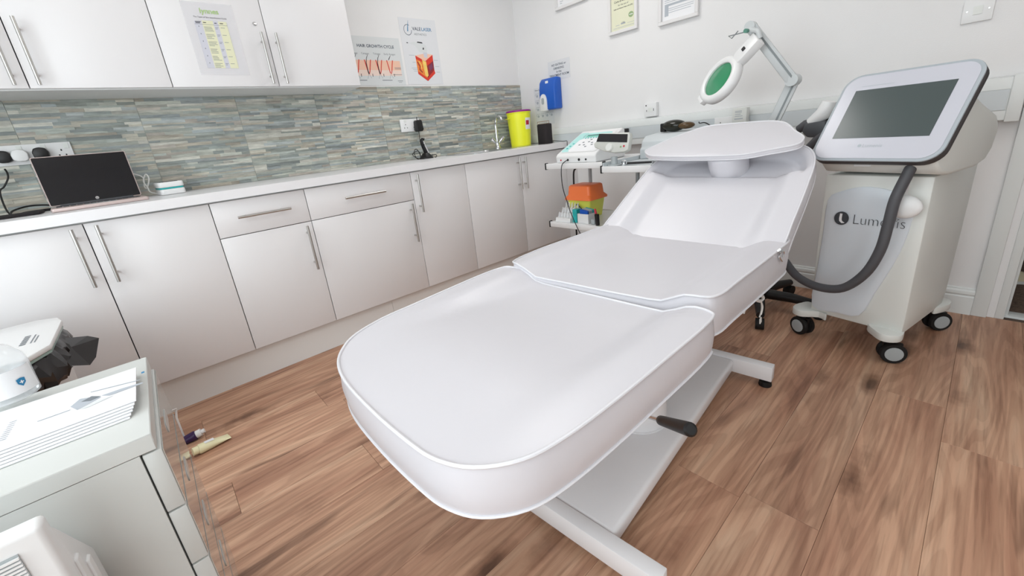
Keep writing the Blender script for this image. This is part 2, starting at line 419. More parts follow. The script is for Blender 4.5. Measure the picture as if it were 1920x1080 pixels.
window('window_1', Fr((RX0, WY0, WZ0), (0, 1, 0), (0, 0, 1)), WY1 - WY0, WZ1 - WZ0)
window('rear_fill_window', Fr((-3.05, RY0, DZ0), (-1, 0, 0), (0, 0, 1)), .9, WZ1 - DZ0)  # unseen rear glazing, added and made tall to go with the fill light
for i, (lx, ly) in enumerate(((-2.9, -1.45), (-.95, -1.05), (-2.9, -3.0), (-1.25, -3.0))):
    t = thing('ceiling_light', 'square ceiling light panel above the ' + ('cabinets by the laptop', 'cabinets by the sink', 'drawer unit', 'laser machine')[i], 'light', (lx, ly, RZ - .025), 'ceiling light panels')
    b = B()
    for a, c in ((-1, 0), (1, 0), (0, -1), (0, 1)): b.obox((lx + a * .295, ly + c * .295, RZ - .0125), (.01 if a else .6, 0, 0), (0, .01 if c else .6, 0), (0, 0, .025))
    b.obj('frame', 'trim_white', t, smooth=0)
    B().box(lx - .29, lx + .29, ly - .29, ly + .29, RZ - .012, RZ - .002).obj('diffuser', 'light_panel', t, smooth=0)
# hallway seen through the doorway
struct(B().box(.08, 1.6, -4.5, -1.6, -.1, -.004).obj('floor_hall', 'carpet', smooth=0))
struct(B().box(1.6, 1.7, -4.5, -1.6, 0, RZ).obj('wall_hall', 'wall_paint', smooth=0))
struct(B().box(.11, 1.7, -1.6, -1.5, 0, RZ).obj('wall_hall_side', 'wall_paint', smooth=0))
struct(B().box(.11, 1.7, -4.6, -4.5, 0, RZ).obj('wall_hall_end', 'wall_paint', smooth=0))
struct(B().box(.0, 1.7, -4.6, -1.5, RZ, RZ + .1).obj('ceiling_hall', 'ceiling_paint', smooth=0))
# door lining, architrave, threshold, skirting
d1 = bpy.data.objects.new('door_1', None); COL.objects.link(d1); d1.location = (0, DY1, 0); WO[d1] = V3((0, DY1, 0)); d1['kind'] = 'structure'
for nm, a in (('lining', (-.003, .113, DY1 - .028, DY1, 0, DZ)), ('lining', (-.003, .113, DY0, DY0 + .028, 0, DZ)), ('lining', (-.003, .113, DY0, DY1, DZ, DZ + .03)),
              ('door_stop', (.045, .075, DY1 - .04, DY1 - .028, 0, DZ)), ('architrave', (-.018, -.0, -2.921, -2.872, 0, DZ + .05)), ('architrave', (-.018, 0, DY0 - .04, DY0 + .02, 0, DZ + .05)), ('architrave', (-.018, 0, DY0 + .02, -2.921, DZ - .01, DZ + .05))):
    b = B().box(*a); b.bevel(.003, 2); b.obj(nm, 'trim_white', d1)
b = B().box(.036, .105, DY0 + .028, DY1 - .028, -.004, .006); b.bevel(.003, 2); struct(b.obj('trim_4', 'trim_white'))
b = B().prism([(0, 0, 0), (-.018, 0, 0), (-.018, 0, .085), (-.013, 0, .09), (-.018, 0, .1), (-.017, 0, .112), (-.009, 0, .119), (-.009, 0, .123), (0, 0, .127)], (0, -2.872, 0)); struct(b.obj('baseboard_right', 'trim_white', smooth=20))
b = B().box(-.018, 0, RY0, DY0 - .04, 0, .12); struct(b.obj('baseboard_right_end', 'trim_white', smooth=0))
b = B().box(RX0, RX0 + .018, RY0, 0, 0, .12); struct(b.obj('baseboard_left', 'trim_white', smooth=0))
b = B().box(-3.0, -.018, RY0, RY0 + .018, 0, .12); struct(b.obj('baseboard_front', 'trim_white', smooth=0))

# ------------------------------------------------------------------ splashback: split stone tiles with uneven strips
PAL = [rgb(*c) for c in ((150, 158, 150), (176, 178, 166), (124, 136, 134), (192, 184, 166), (104, 116, 118), (168, 154, 134), (140, 152, 158), (202, 198, 186), (160, 168, 162), (186, 182, 170), (132, 140, 132), (176, 162, 150), (158, 166, 168))]
TJ = [-3.90, -3.478, -3.051, -2.623, -2.195, -1.768, -1.345, -.917, -.492, 0.0]
B().box(-3.9, -.0015, -.0058, -.0005, .925, 1.427).obj('grout', mat('grout', rgb(196, 198, 192), .8), wall_back, smooth=0)
rs = random.Random(3)
for i in range(len(TJ) - 1):
    for (z0, z1) in ((.926, 1.176), (1.177, 1.427)):
        x0, x1 = TJ[i] + .001, TJ[i + 1] - .001; b = B(); cols = []
        z = z0
        while z < z1 - 1e-4:
            h = rs.uniform(.007, .017)
            if z1 - (z + h) < .007: h = z1 - z
            x = x0
            while x < x1 - 1e-4:
                l = rs.uniform(.03, .2)
                if x1 - (x + l) < .03: l = x1 - x
                d = rs.uniform(.0066, .0105); c = V3(rs.choice(PAL)).lerp(V3((.36, .375, .345)), .45) * rs.uniform(.82, 1.3)
                n0 = len(b.bm.faces); b.box(x, x + l, -d, -.003, z, z + h); cols += [c] * (len(b.bm.faces) - n0)
                x += l
            z += h
        ca = b.bm.loops.layers.float_color.new('strip')
        b.bm.faces.ensure_lookup_table()
        for f, c in zip(b.bm.faces, cols):
            for lp in f.loops: lp[ca] = (*c, 1)
        b.obj('splash_tile', 'stone', wall_back, smooth=0)

# ------------------------------------------------------------------ kitchen cabinets
DF = -.6                                                # door front plane
ZB, ZT, ZD = .164, .879, .719
def bar_handle(parent, p0, p1, out=V3((0, -1, 0)), r=.0062):
    p0, p1 = V3(p0), V3(p1); d = (p1 - p0).normalized(); L = (p1 - p0).length; b = B().cyl(p0, p1, r, n=12)
    for f in (.16, .84):
        q = p0 + d * L * f; b.cyl(q, q - out * .036, .0048, n=10)
    return b.obj('handle', 'steel', parent)
def panel(name, parent, x0, x1, z0, z1, yf, th=.018, g=.0017, mt='door_white'):
    b = B().box(x0 + g, x1 - g, yf, yf + th, z0 + g, z1 - g); b.bevel(.0012, 2)
    return b.obj(name, mt, parent)
def base_unit(label, x0, x1, doors, drawers=()):
    t = thing('base_cabinet', label, 'cabinet', ((x0 + x1) / 2, -.3, .15), 'white base cabinets under the worktop')
    c = 'carcass_white'
    B().box(x0, x0 + .016, -.58, -.004, .155, .884).box(x1 - .016, x1, -.58, -.004, .155, .884).box(x0 + .016, x1 - .016, -.58, -.004, .155, .171).box(x0 + .016, x1 - .016, -.012, -.004, .171, .884).box(x0 + .016, x1 - .016, -.58, -.5, .868, .884).obj('body', c, t, smooth=0)
    for a, b_, z0, z1, hp in doors:
        d = panel('door', t, a, b_, z0, z1, DF)
        if hp: bar_handle(d, (hp[0], DF - .036, hp[1]), (hp[0], DF - .036, hp[2]))
    for a, b_, z0, z1, hp in drawers:
        d = panel('drawer', t, a, b_, z0, z1, DF)
        bar_handle(d, (hp[0], DF - .036, hp[2]), (hp[1], DF - .036, hp[2]))
    return t
base_unit('white double-door base cabinet in front of the bin, left of the drawers', -3.318, -2.518, [(-3.318, -2.918, ZB, ZT, (-2.950, .866, .64)), (-2.918, -2.518, ZB, ZT, (-2.881, .868, .642))])
base_unit('narrow white base cabinet with the shorter drawer front over a door', -2.518, -2.122, [(-2.518, -2.122, ZB, ZD, (-2.157, .703, .477))], [(-2.518, -2.122, ZD, ZT, (-2.431, -2.208, .802))])
base_unit('wide white base cabinet with a wide drawer over its door', -2.122, -1.529, [(-2.122, -1.529, ZB, ZD, (-1.567, .704, .476))], [(-2.122, -1.529, ZD, ZT, (-1.941, -1.714, .802))])
base_unit('white single-door base cabinet without drawer, below the hair clipper', -1.529, -1.133, [(-1.529, -1.133, ZB, ZT, (-1.501, .864, .642))])
base_unit('white double-door sink base cabinet in the room corner', -1.133, -.14, [(-1.133, -.641, ZB, ZT, (-.676, .866, .643)), (-.641, -.14, ZB, ZT, (-.618, .864, .641))])
for nm, x0, x1 in (('trim_1', -3.9, ony((735, 567), -.56).x), ('trim_2', ony((735, 567), -.56).x + .0015, -.018)):
    b = B().box(x0, x1, -.56, -.542, 0, .153); struct(b.obj(nm, 'plinth_white', smooth=0))
struct(B().box(-.139, -.0005, -.598, -.582, .155, .884).obj('trim_3', 'door_white', smooth=0))
t = thing('base_cabinet', 'white base cabinet at the far left end of the worktop', 'cabinet', (-3.61, -.3, .15), 'white base cabinets under the worktop')
B().box(-3.9, -3.32, -.58, -.004, .155, .884).obj('body', 'carcass_white', t, smooth=0); panel('door', t, -3.9, -3.319, ZB, ZT, DF)
# worktop with a sink cut-out
SX0, SX1, SY0, SY1 = -.93, -.56, -.47, -.14
WTZ = .925
wt = B().box(-3.9, SX0, -.622, -.011, .885, WTZ).box(SX1, -.058, -.622, -.011, .885, WTZ).box(SX0, SX1, -.622, SY0, .885, WTZ).box(SX0, SX1, SY1, -.011, .885, WTZ)
wt = tag(wt.obj('worktop', 'worktop_white', smooth=0), 'long white laminate worktop running over the base cabinets', 'worktop')
# sink
t = thing('sink', 'inset stainless steel sink in the worktop near the corner', 'sink', ((SX0 + SX1) / 2, (SY0 + SY1) / 2, .78))
Z1 = WTZ + .003
def ring(x0, x1, y0, y1, r, z): return [V3((a, b, z)) for a, b in rrect(x1 - x0, y1 - y0, r, 5, (x0 + x1) / 2, (y0 + y1) / 2)]
b = B().loft([ring(SX0 + .004, SX1 - .004, SY0 + .004, SY1 - .004, .05, Z1), ring(SX0 + .012, SX1 - .012, SY0 + .012, SY1 - .012, .05, WTZ - .02), ring(SX0 + .02, SX1 - .02, SY0 + .02, SY1 - .02, .05, .79), ring(SX0 + .08, SX1 - .08, SY0 + .08, SY1 - .08, .04, .782)], cap=False)
b.poly(ring(SX0 + .08, SX1 - .08, SY0 + .08, SY1 - .08, .04, .782)); b.obj('bowl', 'sink_steel', t)
b = B(); o1 = ring(SX0 - .03, -.30, SY0 - .035, SY1 + .1, .03, Z1); 
b.loft([ring(SX0 - .03, SX1 + .02, SY0 - .03, SY1 + .03, .04, WTZ + .0002), ring(SX0 - .03, SX1 + .02, SY0 - .03, SY1 + .03, .04, Z1), ring(SX0 + .004, SX1 - .004, SY0 + .004, SY1 - .004, .05, Z1)], cap=False); b.obj('rim', 'sink_steel', t)
b = B().prism([V3((a, c, WTZ + .0002)) for a, c in rrect(.30, .36, .03, 5, -.385, -.29)], (0, 0, .003)); b.obj('drainer', 'sink_steel', t)
# tap on the drainer: chrome mixer with two lever heads
tc = V3((-.425, -.12, WTZ + .0035))
t = thing('sink_tap', 'chrome mixer tap with two angled handles behind the sink', 'tap', tc)
B().lathe(tc, (0, 0, 1), [(.026, 0), (.026, .008), (.02, .014), (.016, .05), (.018, .056)]).obj('body', 'chrome', t)
B().tube(smooth_path([tc + V3((0, 0, .05)), tc + V3((0, 0, .14)), tc + V3((-.002, -.004, .2)), tc + V3((-.012, -.04, .245)), tc + V3((-.02, -.09, .235)), tc + V3((-.022, -.105, .21))]), .0105, 12).obj('spout', 'chrome', t)
for s in (-1, 1):
    d = V3((s * .75, -.12, .62)).normalized(); p = tc + V3((0, 0, .03))
    B().lathe(p, d, [(.008, 0), (.008, .03), (.014, .035), (.016, .075), (.013, .085), (.004, .088)], 14).obj('tap_handle', 'chrome', t)

# wall cabinets
UF, UZ0, UZ1 = -.30, 1.388, 2.12
def wall_unit(label, x0, xm, x1, hz):
    t = thing('wall_cabinet', label, 'cabinet', ((x0 + x1) / 2, -.15, UZ0), 'white wall cabinets')
    B().box(x0, x1, -.282, -.0115, UZ0, UZ0 + .016).box(x0, x1, -.282, -.0115, UZ1 - .016, UZ1).box(x0, x0 + .016, -.282, -.0115, UZ0 + .016, UZ1 - .016).box(x1 - .016, x1, -.282, -.0115, UZ0 + .016, UZ1 - .016).box(x0 + .016, x1 - .016, -.02, -.0115, UZ0 + .016, UZ1 - .016).obj('body', 'carcass_white', t, smooth=0)
    out = []
    for a, b_, hx in ((x0, xm, xm - .033), (xm, x1, xm + .034)):
        d = panel('door', t, a, b_, UZ0 + .004, UZ1, UF); bar_handle(d, (hx, UF - .034, 1.637), (hx, UF - .034, 1.401)); out.append(d)
    return t, out
wall_unit('white double-door wall cabinet above the laptop', -3.386, -2.929, -2.479, 0)
UB, udoors = wall_unit('white double-door wall cabinet with a laminated chart and a lock', -2.479, -2.028, -1.584, 0)
lk = ony((477, 45), UF)
b = B().lathe(lk, (0, -1, 0), [(.0095, 0), (.0095, .003), (.008, .0045), (.003, .0048)], 18); lo = b.obj('cam_lock', 'chrome', udoors[0])
# ================================================================== treatment couch
def sstep(a, b, x):
    t = max(0., min(1., (x - a) / (b - a))); return t * t * (3 - 2 * t)
couch = thing('treatment_couch', 'white vinyl treatment couch with raised backrest on a steel frame', 'couch', (-1.69, -2.163, 0))
def cushion(name, loop, N, height, th, parent, pipe=True, rings=16, bulge=.006, botin=.012):
    """loop: points of the top edge; N: unit normal; height(p, s): offset along N of a surface point, s = 1 on the edge"""
    n = len(loop); c = sum(loop, V3()) / n
    out = [];  top = []
    for k in range(rings + 1):
        s = 1 - (k / rings) ** 1.0 * .985
        ringp = []
        for p in loop:
            q = c + (p - c) * s
            ringp.append(q + N * height(q, s))
        top.append(ringp)
    edge = top[0]
    b = B()
    side = []
    for f, o in ((1., 0.), (.85, .4), (.5, 1.), (.15, .5), (0., -.2)):
        side.append([e - N * (th * (1 - f)) + (p - c).normalized() * (bulge * o) for e, p in zip(edge, loop)])
    side = side[::-1]
    inner = [e - N * th - (p - c).normalized() * botin for e, p in zip(edge, loop)]
    b.loft([[c - N * (th + .03) + (q - c + N * (th + .03)) * .02 for q in inner], inner] + side + top[1:], cap=True)
    cu = b.obj(name, 'vinyl', parent, smooth=50)
    if pipe:
        B().tube([e + N * .0005 + (p - c).normalized() * .002 for e, p in zip(edge, loop)], .0034, 8, closed=True).obj('piping', 'vinyl_pipe', cu)
        B().tube([e - N * (th - .002) + (p - c).normalized() * .001 for e, p in zip(edge, loop)], .003, 6, closed=True).obj('piping', 'vinyl_pipe', cu)
    return cu, edge
# leg rest
ZL = .585
lp = [(-1.835, -1.765), (-1.87, -1.742), (-1.954, -1.741), (-2.073, -1.753), (-2.217, -1.770), (-2.325, -1.783), (-2.414, -1.816), (-2.465, -1.860), (-2.497, -1.915), (-2.516, -2.007), (-2.520, -2.146), (-2.515, -2.270), (-2.505, -2.339), (-2.480, -2.392), (-2.424, -2.433), (-2.35, -2.449), (-2.233, -2.455), (-2.077, -2.456), (-1.87, -2.454), (-1.82, -2.432), (-1.815, -2.35), (-1.820, -2.2), (-1.826, -2.05), (-1.832, -1.88)]
loop = smooth_loop([V3((x, y, ZL)) for x, y in lp], 4)
def hl(p, s):
    v = abs(p.y + 2.105) / .35; fade = 1 - .85 * sstep(-1.95, -2.35, p.x) if p.x < -1.95 else 1.
    return -.034 * (1 - sstep(.58, .84, v)) * fade + .005 * (1 - s * s)
leg, _ = cushion('leg_rest', loop, V3((0, 0, 1)), hl, .095, couch)
# seat
ZS = .602
sl = [(-1.832, -1.80), (-1.80, -1.762), (-1.70, -1.748), (-1.627, -1.745), (-1.469, -1.748), (-1.30, -1.75), (-1.215, -1.76), (-1.19, -1.80), (-1.185, -2.0), (-1.18, -2.2), (-1.175, -2.38), (-1.20, -2.42), (-1.30, -2.427), (-1.5, -2.428), (-1.65, -2.428), (-1.745, -2.427), (-1.782, -2.40), (-1.789, -2.3), (-1.805, -2.15), (-1.818, -1.98)]
loop = smooth_loop([V3((x, y, ZS)) for x, y in sl], 4)
def hs(p, s):
    v = abs(p.y + 2.088) / .34
    return -.034 * (1 - sstep(.58, .84, v)) + .004 * (1 - s * s)
seat, _ = cushion('seat', loop, V3((0, 0, 1)), hs, .108, couch)
# back rest: u up the slope, v across
BO = V3((-1.262, -2.078, .588)); BU = V3((.462, 0, .272)).normalized(); BV = V3((-.012, 1, 0)).normalized(); BN = BU.cross(BV); BN = BN if BN.z > 0 else -BN
BL = .56
def bq(u, v, h=0): return BO + BU * u + BV * v + BN * h
hw0, hw1 = .340, .318
bl = []
for u, f in ((0.0, .93), (.02, 1.), (.12, 1.), (.24, 1.), (.34, .995), (.42, .985), (.48, .95), (.525, .87), (.55, .74), (.56, .5), (.562, .2)):
    bl.append((u, (hw0 + (hw1 - hw0) * u / BL) * f))
pts = [bq(u, v) for u, v in bl] + [bq(.562, 0)] + [bq(u, -v) for u, v in bl[::-1]] + [bq(0, -.15), bq(0, .15)]
loop = smooth_loop(pts, 4)
def hb(p, s):
    q = p - BO; u, v = q.dot(BU), q.dot(BV); t = abs(v) / .33
    dip = -.030 * (1 - sstep(.6, .84, t))
    beyond = sstep(.395, .412, u)
    inner = 1 - sstep(.86, .96, s)
    return dip * (1 - beyond) + beyond * (-.05 * inner) * 1.0
back, _ = cushion('back_rest', loop, BN, hb, .07, couch, rings=26)
# plug of the face hole and the head pad
def pl_pad(p): return onpl(p, (-.95, 0, .855), V3((-.4, 0, 1)))
padpx = [(1212, 282), (1228, 274), (1262, 259), (1300, 245), (1330, 236.5), (1390, 231), (1442, 227.5), (1466, 229.5), (1478, 235), (1490, 246), (1503, 254), (1505.5, 261), (1492, 271), (1440, 281), (1385, 290), (1300, 293), (1228, 292.5), (1213, 288)]
PN = V3((-.4, 0, 1)).normalized()
loop = smooth_loop([pl_pad(p) for p in padpx], 4)
pc = sum(loop, V3()) / len(loop)
b = B().lathe(bq(.47, -.012, -.06), BN, [(.074, 0), (.074, .02), (.076, .05), (.074, .1), (.06, .112), (.03, .116)], 28); plug = b.obj('face_hole_plug', 'vinyl', couch)
padc, _ = cushion('head_pad', loop, PN, lambda p, s: .012 * (1 - s ** 3), .02, couch, rings=10, bulge=.004, botin=.02)
# steel base, turned about five degrees against the couch top
th = math.radians(5); X5 = V3((math.cos(th), math.sin(th), 0)); Y5 = V3((-math.sin(th), math.cos(th), 0)); BC = V3((-1.69, -2.163, 0))
def base_p(a, c, z): return BC + X5 * a + Y5 * c + V3((0, 0, z))
for a in (-.452, .535):
    b = B().obox(base_p(a, 0, .06), X5 * .04, Y5 * .57, (0, 0, .06)); b.bevel(.003, 2); cb = b.obj('cross_bar', 'bed_metal', couch)
    for s in (-1, 1):
        B().lathe(base_p(a, s * .262, 0), (0, 0, 1), [(.021, 0), (.023, .004), (.02, .02), (.012, .022), (.012, .032)], 16).obj('levelling_foot', 'rubber_black', cb)
b = B().obox(base_p(.0415, 0, .062), X5 * .947, Y5 * .31, (0, 0, .05)); b.bevel(.012, 3); b.obj('base_plate', 'bed_metal', couch)
B().lathe(base_p(0, 0, .086), (0, 0, 1), [(.098, 0), (.098, .004), (.094, .006), (.094, .2), (.06, .202), (.06, .42)], 32).obj('lift_column', 'bed_metal', couch)
b = B().box(-1.78, -1.25, -2.26, -1.95, .45, .475).box(-1.78, -1.74, -2.34, -1.86, .455, .478); b.bevel(.003, 1); b.obj('seat_carrier', 'bed_metal', couch)
b = B().box(-2.32, -1.78, -2.25, -2.215, .455, .478).box(-2.32, -1.78, -1.99, -1.955, .455, .478); b.obj('leg_rest_carrier', 'bed_metal', couch, smooth=0)
for s in (-.2, .2): B().obox(bq(.2, s, -.085), BU * .46, BV * .035, BN * .022).obj('back_rest_carrier', 'bed_metal', couch, smooth=0)
b = B().tube([(-1.02, -2.03, .66), (-1.35, -2.03, .40), (-1.5, -2.03, .40), (-1.5, -2.03, .46)], .012, 10); b.obj('gas_strut', 'steel', couch)
# adjusting lever with black grip under the leg rest
g0, g1 = ony((1228, 783), -2.365), ony((1238, 788), -2.39); g2 = ony((1296, 806), -2.50)
dr = (g2 - g1).normalized()
B().cyl(g1 - dr * .22, g1 + dr * .01, .0055, n=10).obj('lever_rod', 'chrome', couch)
B().lathe(g1, dr, [(.008, 0), (.0115, .004), (.012, .02), (.0145, (g2 - g1).length * .9), (.0145, (g2 - g1).length - .004), (.010, (g2 - g1).length)], 16).obj('lever_grip', 'plastic_black', couch)
# torn lower edge of the seat cover: loose white cords
e0 = ony((1400, 585), -2.405)
for pp in ([(1420, 560), (1427, 566), (1428, 580), (1424, 595)], [(1426, 562), (1430, 575), (1427, 590)]):
    B().tube(smooth_path([ony(p, -2.40) for p in pp], 4), .0022, 5).obj('loose_cord', 'cable_white', couch)
tg = ony((1426, 601), -2.40); B().obox(tg, (.012, 0, .004), (0, .003, 0), (-.004, 0, .018)).obj('cord_tag', 'cable_white', couch, smooth=0)
B().tube(smooth_path([ony(p, -2.405) for p in [(1417, 562), (1424, 565), (1431, 560), (1429, 555), (1420, 556)]], 4), .0045, 6).obj('cord_loop', 'cable_white', couch)
B().tube(smooth_path([ony(p, -2.425) for p in [(1402, 562), (1399, 572), (1396, 582), (1394, 588)]], 3), .003, 5).obj('loose_cord', 'cable_white', couch)
for pp in ([(1459, 470), (1464, 474), (1461, 482), (1466, 490)], [(1462, 468), (1469, 472), (1468, 482)]):
    B().tube(smooth_path([ony(p, -2.435) for p in pp], 4), .003, 6).obj('hinge_clip', 'chrome', couch)
# ================================================================== on the walls
WA = Fr((0, 0, 0), (1, 0, 0), (0, 0, 1))                 # cabinet wall, right = +x
WB = Fr((0, 0, 0), (0, -1, 0), (0, 0, 1))                # right wall, right = -y
def sheet(name, label, cat, fr, w, h, mt='poster_paper', th=.0012, c=.0006, group=None):
    t = thing(name, label, cat, fr.p(w / 2, 0, c), group)
    rect(fr, 0, w, 0, h, mt, t, 'sheet', c, th)
    return t, fr.at(0, 0, c + th)
def stroke(fr, pts, wd, mt, parent, name, c=.0005):       # flat ribbon along a path in the frame
    P = [V3((a, b, 0)) for a, b in pts]; L, R = [], []
    for i, p in enumerate(P):
        d = (P[min(i + 1, len(P) - 1)] - P[max(i - 1, 0)]).normalized(); nn = V3((-d.y, d.x, 0)); k = wd[i] if isinstance(wd, (list, tuple)) else wd
        L.append(p + nn * k / 2); R.append(p - nn * k / 2)
    b = B()
    for i in range(len(P) - 1): b.poly([fr.p(q.x, q.y, c) for q in (R[i], R[i + 1], L[i + 1], L[i])])
    return b.obj(name, mt, parent, smooth=0)
# --- hair growth poster (A3, landscape), partly behind the wall cabinet
t, f = sheet('wall_poster', 'landscape poster of hair follicles in peach skin beside the wall cabinet', 'poster', WA.at(-1.533, 1.437), .42, .297, 'paper_shade')
lettering('HAIR GROWTH CYCLE', f.at(.108, .232), .0255, 'ink_navy', t, bold=.0004)
for s, x in (('Anagen', .055), ('Catagen', .128), ('Telogen', .21), ('Early Anagen', .288)): lettering(s, f.at(x, .19), .0165, 'ink_grey', t)
rect(f, .02, .40, .095, .155, 'skin_peach', t, 'skin_band', .0003)
rect(f, .02, .40, .06, .095, 'skin_pale', t, 'skin_band', .0003)
for k, x in enumerate((.075, .155, .235, .315)):
    q = f.at(x, .05)
    stroke(q, [(-.014, .108), (-.008, .07), (-.002, .03), (.004, .022), (.012, .04), (.022, .08), (.03, .108)], .006, 'skin_red', t, 'follicle', .0006)
    stroke(q, [(.018, .142), (.004, .118), (-.004, .09), (-.003, .05), (.001, .02)] if k < 3 else [(.02, .138), (.008, .12), (.0, .108)], [.002, .004, .0055, .006, .008] if k < 3 else [.002, .005, .004], 'ink_black', t, 'hair', .0008)
    stroke(q, [(.0, .02), (-.012, -.008)], .0016, 'ink_grey', t, 'leader_line'); stroke(q, [(.002, .02), (.016, -.006)], .0016, 'ink_grey', t, 'leader_line')
    stroke(q, [(.026, .004), (.027, .022)], .004, 'ink_black', t, 'arrow')
lines_print(f, [(.085, .135, .03, .004), (.245, .32, .03, .004), (.352, .40, .11, .003), (.352, .40, .102, .003), (.33, .40, .066, .003), (.36, .40, .026, .003), (.366, .392, .018, .002)], 'ink_grey', t)
# --- laser skin poster (A3, portrait)
t, f = sheet('wall_poster', 'portrait poster with a red block of skin under a white handpiece', 'poster', WA.at(-1.092, 1.441), .297, .427)
b = B(); cxy = (.062, .352)
for i in range(40):
    a0, a1 = math.radians(60 + 300 * i / 40), math.radians(60 + 300 * (i + 1) / 40)
    b.poly([f.p(cxy[0] + r * math.cos(a), cxy[1] + r * math.sin(a) * 1.1, .0004) for r, a in ((.031, a0), (.031, a1), (.028, a1), (.028, a0))])
b.obj('logo_ring', 'ink_navy', t, smooth=0)
stroke(f, [(.060, .342), (.064, .366), (.074, .412)], [.0065, .006, .001], 'ink_blue', t, 'logo_hair', .0006)
lettering('VALE', f.at(.098, .352), .031, 'ink_navy', t, bold=.0003); lettering('LASER', f.at(.172, .352), .031, 'ink_blue', t, bold=.0003)
lettering('AESTHETICS', f.at(.108, .322), .0185, 'ink_grey', t)
flat(f, [(.045, .268), (.06, .266), (.10, .255), (.118, .232), (.125, .215), (.16, .210), (.19, .212), (.196, .232), (.19, .258), (.17, .272), (.13, .279), (.09, .277)], 'paper_shade', t, 'handpiece', .0006)
flat(f, [(.158, .212), (.192, .212), (.189, .178), (.163, .178)], 'print_lilac', t, 'handpiece_tip', .0010)
flat(f, [(.158, .232), (.168, .230), (.172, .240), (.164, .246)], 'ink_black', t, 'button', .0010); flat(f, [(.12, .274), (.165, .270), (.163, .278), (.125, .281)], 'ink_black', t, 'grip_mark', .0008); flat(f, [(.035, .268), (.046, .266), (.048, .272), (.036, .273)], 'ink_black', t, 'cable_end', .0008)
flat(f, [(.09, .19), (.165, .155), (.235, .20), (.17, .206)], 'skin_peach', t, 'skin_top', .0005)
flat(f, [(.09, .19), (.165, .155), (.165, .03), (.092, .075)], 'skin_orange', t, 'skin_side', .0005)
flat(f, [(.165, .155), (.235, .20), (.233, .085), (.165, .03)], 'skin_dark', t, 'skin_side', .0005)
flat(f, [(.09, .19), (.165, .155), (.165, .137), (.0905, .168)], 'skin_red', t, 'skin_layer', .0007); flat(f, [(.165, .155), (.235, .20), (.2345, .16), (.165, .118)], 'skin_red', t, 'skin_layer', .0007)
flat(f, [(.14, .166), (.165, .153), (.165, .05), (.15, .06)], 'skin_yellow', t, 'light_beam', .0009); flat(f, [(.165, .153), (.172, .157), (.176, .06), (.165, .05)], 'skin_yellow', t, 'light_beam', .0009)
flat(f, [(.092, .088), (.165, .042), (.165, .022), (.092, .07)], 'skin_red', t, 'skin_layer', .0008); flat(f, [(.165, .042), (.233, .098), (.238, .075), (.165, .022)], 'skin_red', t, 'skin_layer', .0008)
flat(f, [(.19, .12), (.225, .15), (.225, .11), (.195, .09)], 'skin_violet', t, 'vein', .0008); stroke(f, [(.1, .15), (.115, .12), (.11, .1), (.13, .08)], .008, 'skin_dark', t, 'vein', .0008); stroke(f, [(.112, .155), (.128, .13), (.126, .105)], .006, 'skin_yellow', t, 'fat_layer', .0008)
lines_print(f, [(.04, .085, .19, .003), (.06, .085, .145, .003), (.045, .09, .107, .003), (.055, .09, .097, .003), (.06, .09, .087, .003), (.24, .275, .162, .003), (.245, .28, .12, .003), (.25, .28, .082, .003)], 'ink_light', t)
# --- laminated chart on the wall cabinet door
ft = Fr((-2.357, UF - .0005, 1.446), (1, 0, 0), (0, 0, 1))
t, f = sheet('laminated_chart', 'laminated yellow and grey table stuck on a wall cabinet door', 'chart', ft, .204, .307, 'laminate', .0006)
lettering('lynnes', f.at(.066, .262), .03, 'ink_green', t, bold=.0005); lettering('The Types of Skin Identification Guide', f.at(.036, .243), .0085, 'ink_black', t)
for x0, x1, y1, m_ in ((.034, .064, .228, 'print_lilac'), (.064, .108, .232, 'print_yellow'), (.108, .128, .232, 'print_lilac'), (.128, .163, .232, 'print_yellow')): rect(f, x0, x1, .03, y1, m_, t, 'table_column', .0003)
rows = [(.034, .163, .215, .0012)]; rr_ = random.Random(5)
for i in range(6):
    y = .204 - i * .031
    rows += [(.046, .049, y, .005)] + [(.067, .067 + rr_.uniform(.02, .036), y - k * .0055, .0018) for k in range(4)] + [(.111, .124, y, .0018), (.111, .12, y - .0055, .0018), (.133, .15, y, .0018)]
lines_print(f, rows, 'ink_grey', t); lines_print(f, [(.038, .06, .224, .003), (.038, .056, .219, .003), (.068, .08, .222, .003), (.112, .122, .222, .003), (.134, .148, .222, .003)], 'ink_black', t)
# --- notices by the corner, right wall
t, f = sheet('wall_notice', 'white paper notice about eating and drinking above the blue dispenser', 'notice', WB.at(.35, 1.40), .226, .143)
for s, y in (('NO EATING or', .104), ('DRINKING', .078), ('in the', .053), ('TREATMENT ROOM', .028)): lettering(s, f.at(.113, y), .0225, 'ink_navy', t, 'CENTER', bold=.0003)
t, f = sheet('wall_notice', 'hand washing guide with rows of small pictures behind the blue dispenser', 'notice', WB.at(.172, 1.075), .21, .297)
lettering('How to Handwash', f.at(.012, .275), .0185, 'ink_black', t)
b = B()
rows = []
for r in range(4):
    for c in range(4):
        q = f.at(.012 + c * .05, .208 - r * .054); flat(q, rrect(.022, .02, .008, 3, .022, .026), 'ink_light', t, 'picture', .0004)
        rows += [(.012 + c * .05, .012 + c * .05 + .042, .252 - r * .054, .0016), (.012 + c * .05, .016 + c * .05, .238 - r * .054, .006)]
lines_print(f, rows, 'ink_grey', t)
rect(f, .012, .15, .006, .03, mat('banner_brown', rgb(176, 150, 138), .6), t, 'banner', .0004); rect(f, .018, .144, .012, .024, 'paper_white', t, 'banner_field', .0006); lines_print(f, [(.03, .13, .016, .004)], 'ink_light', t, c=.0008)
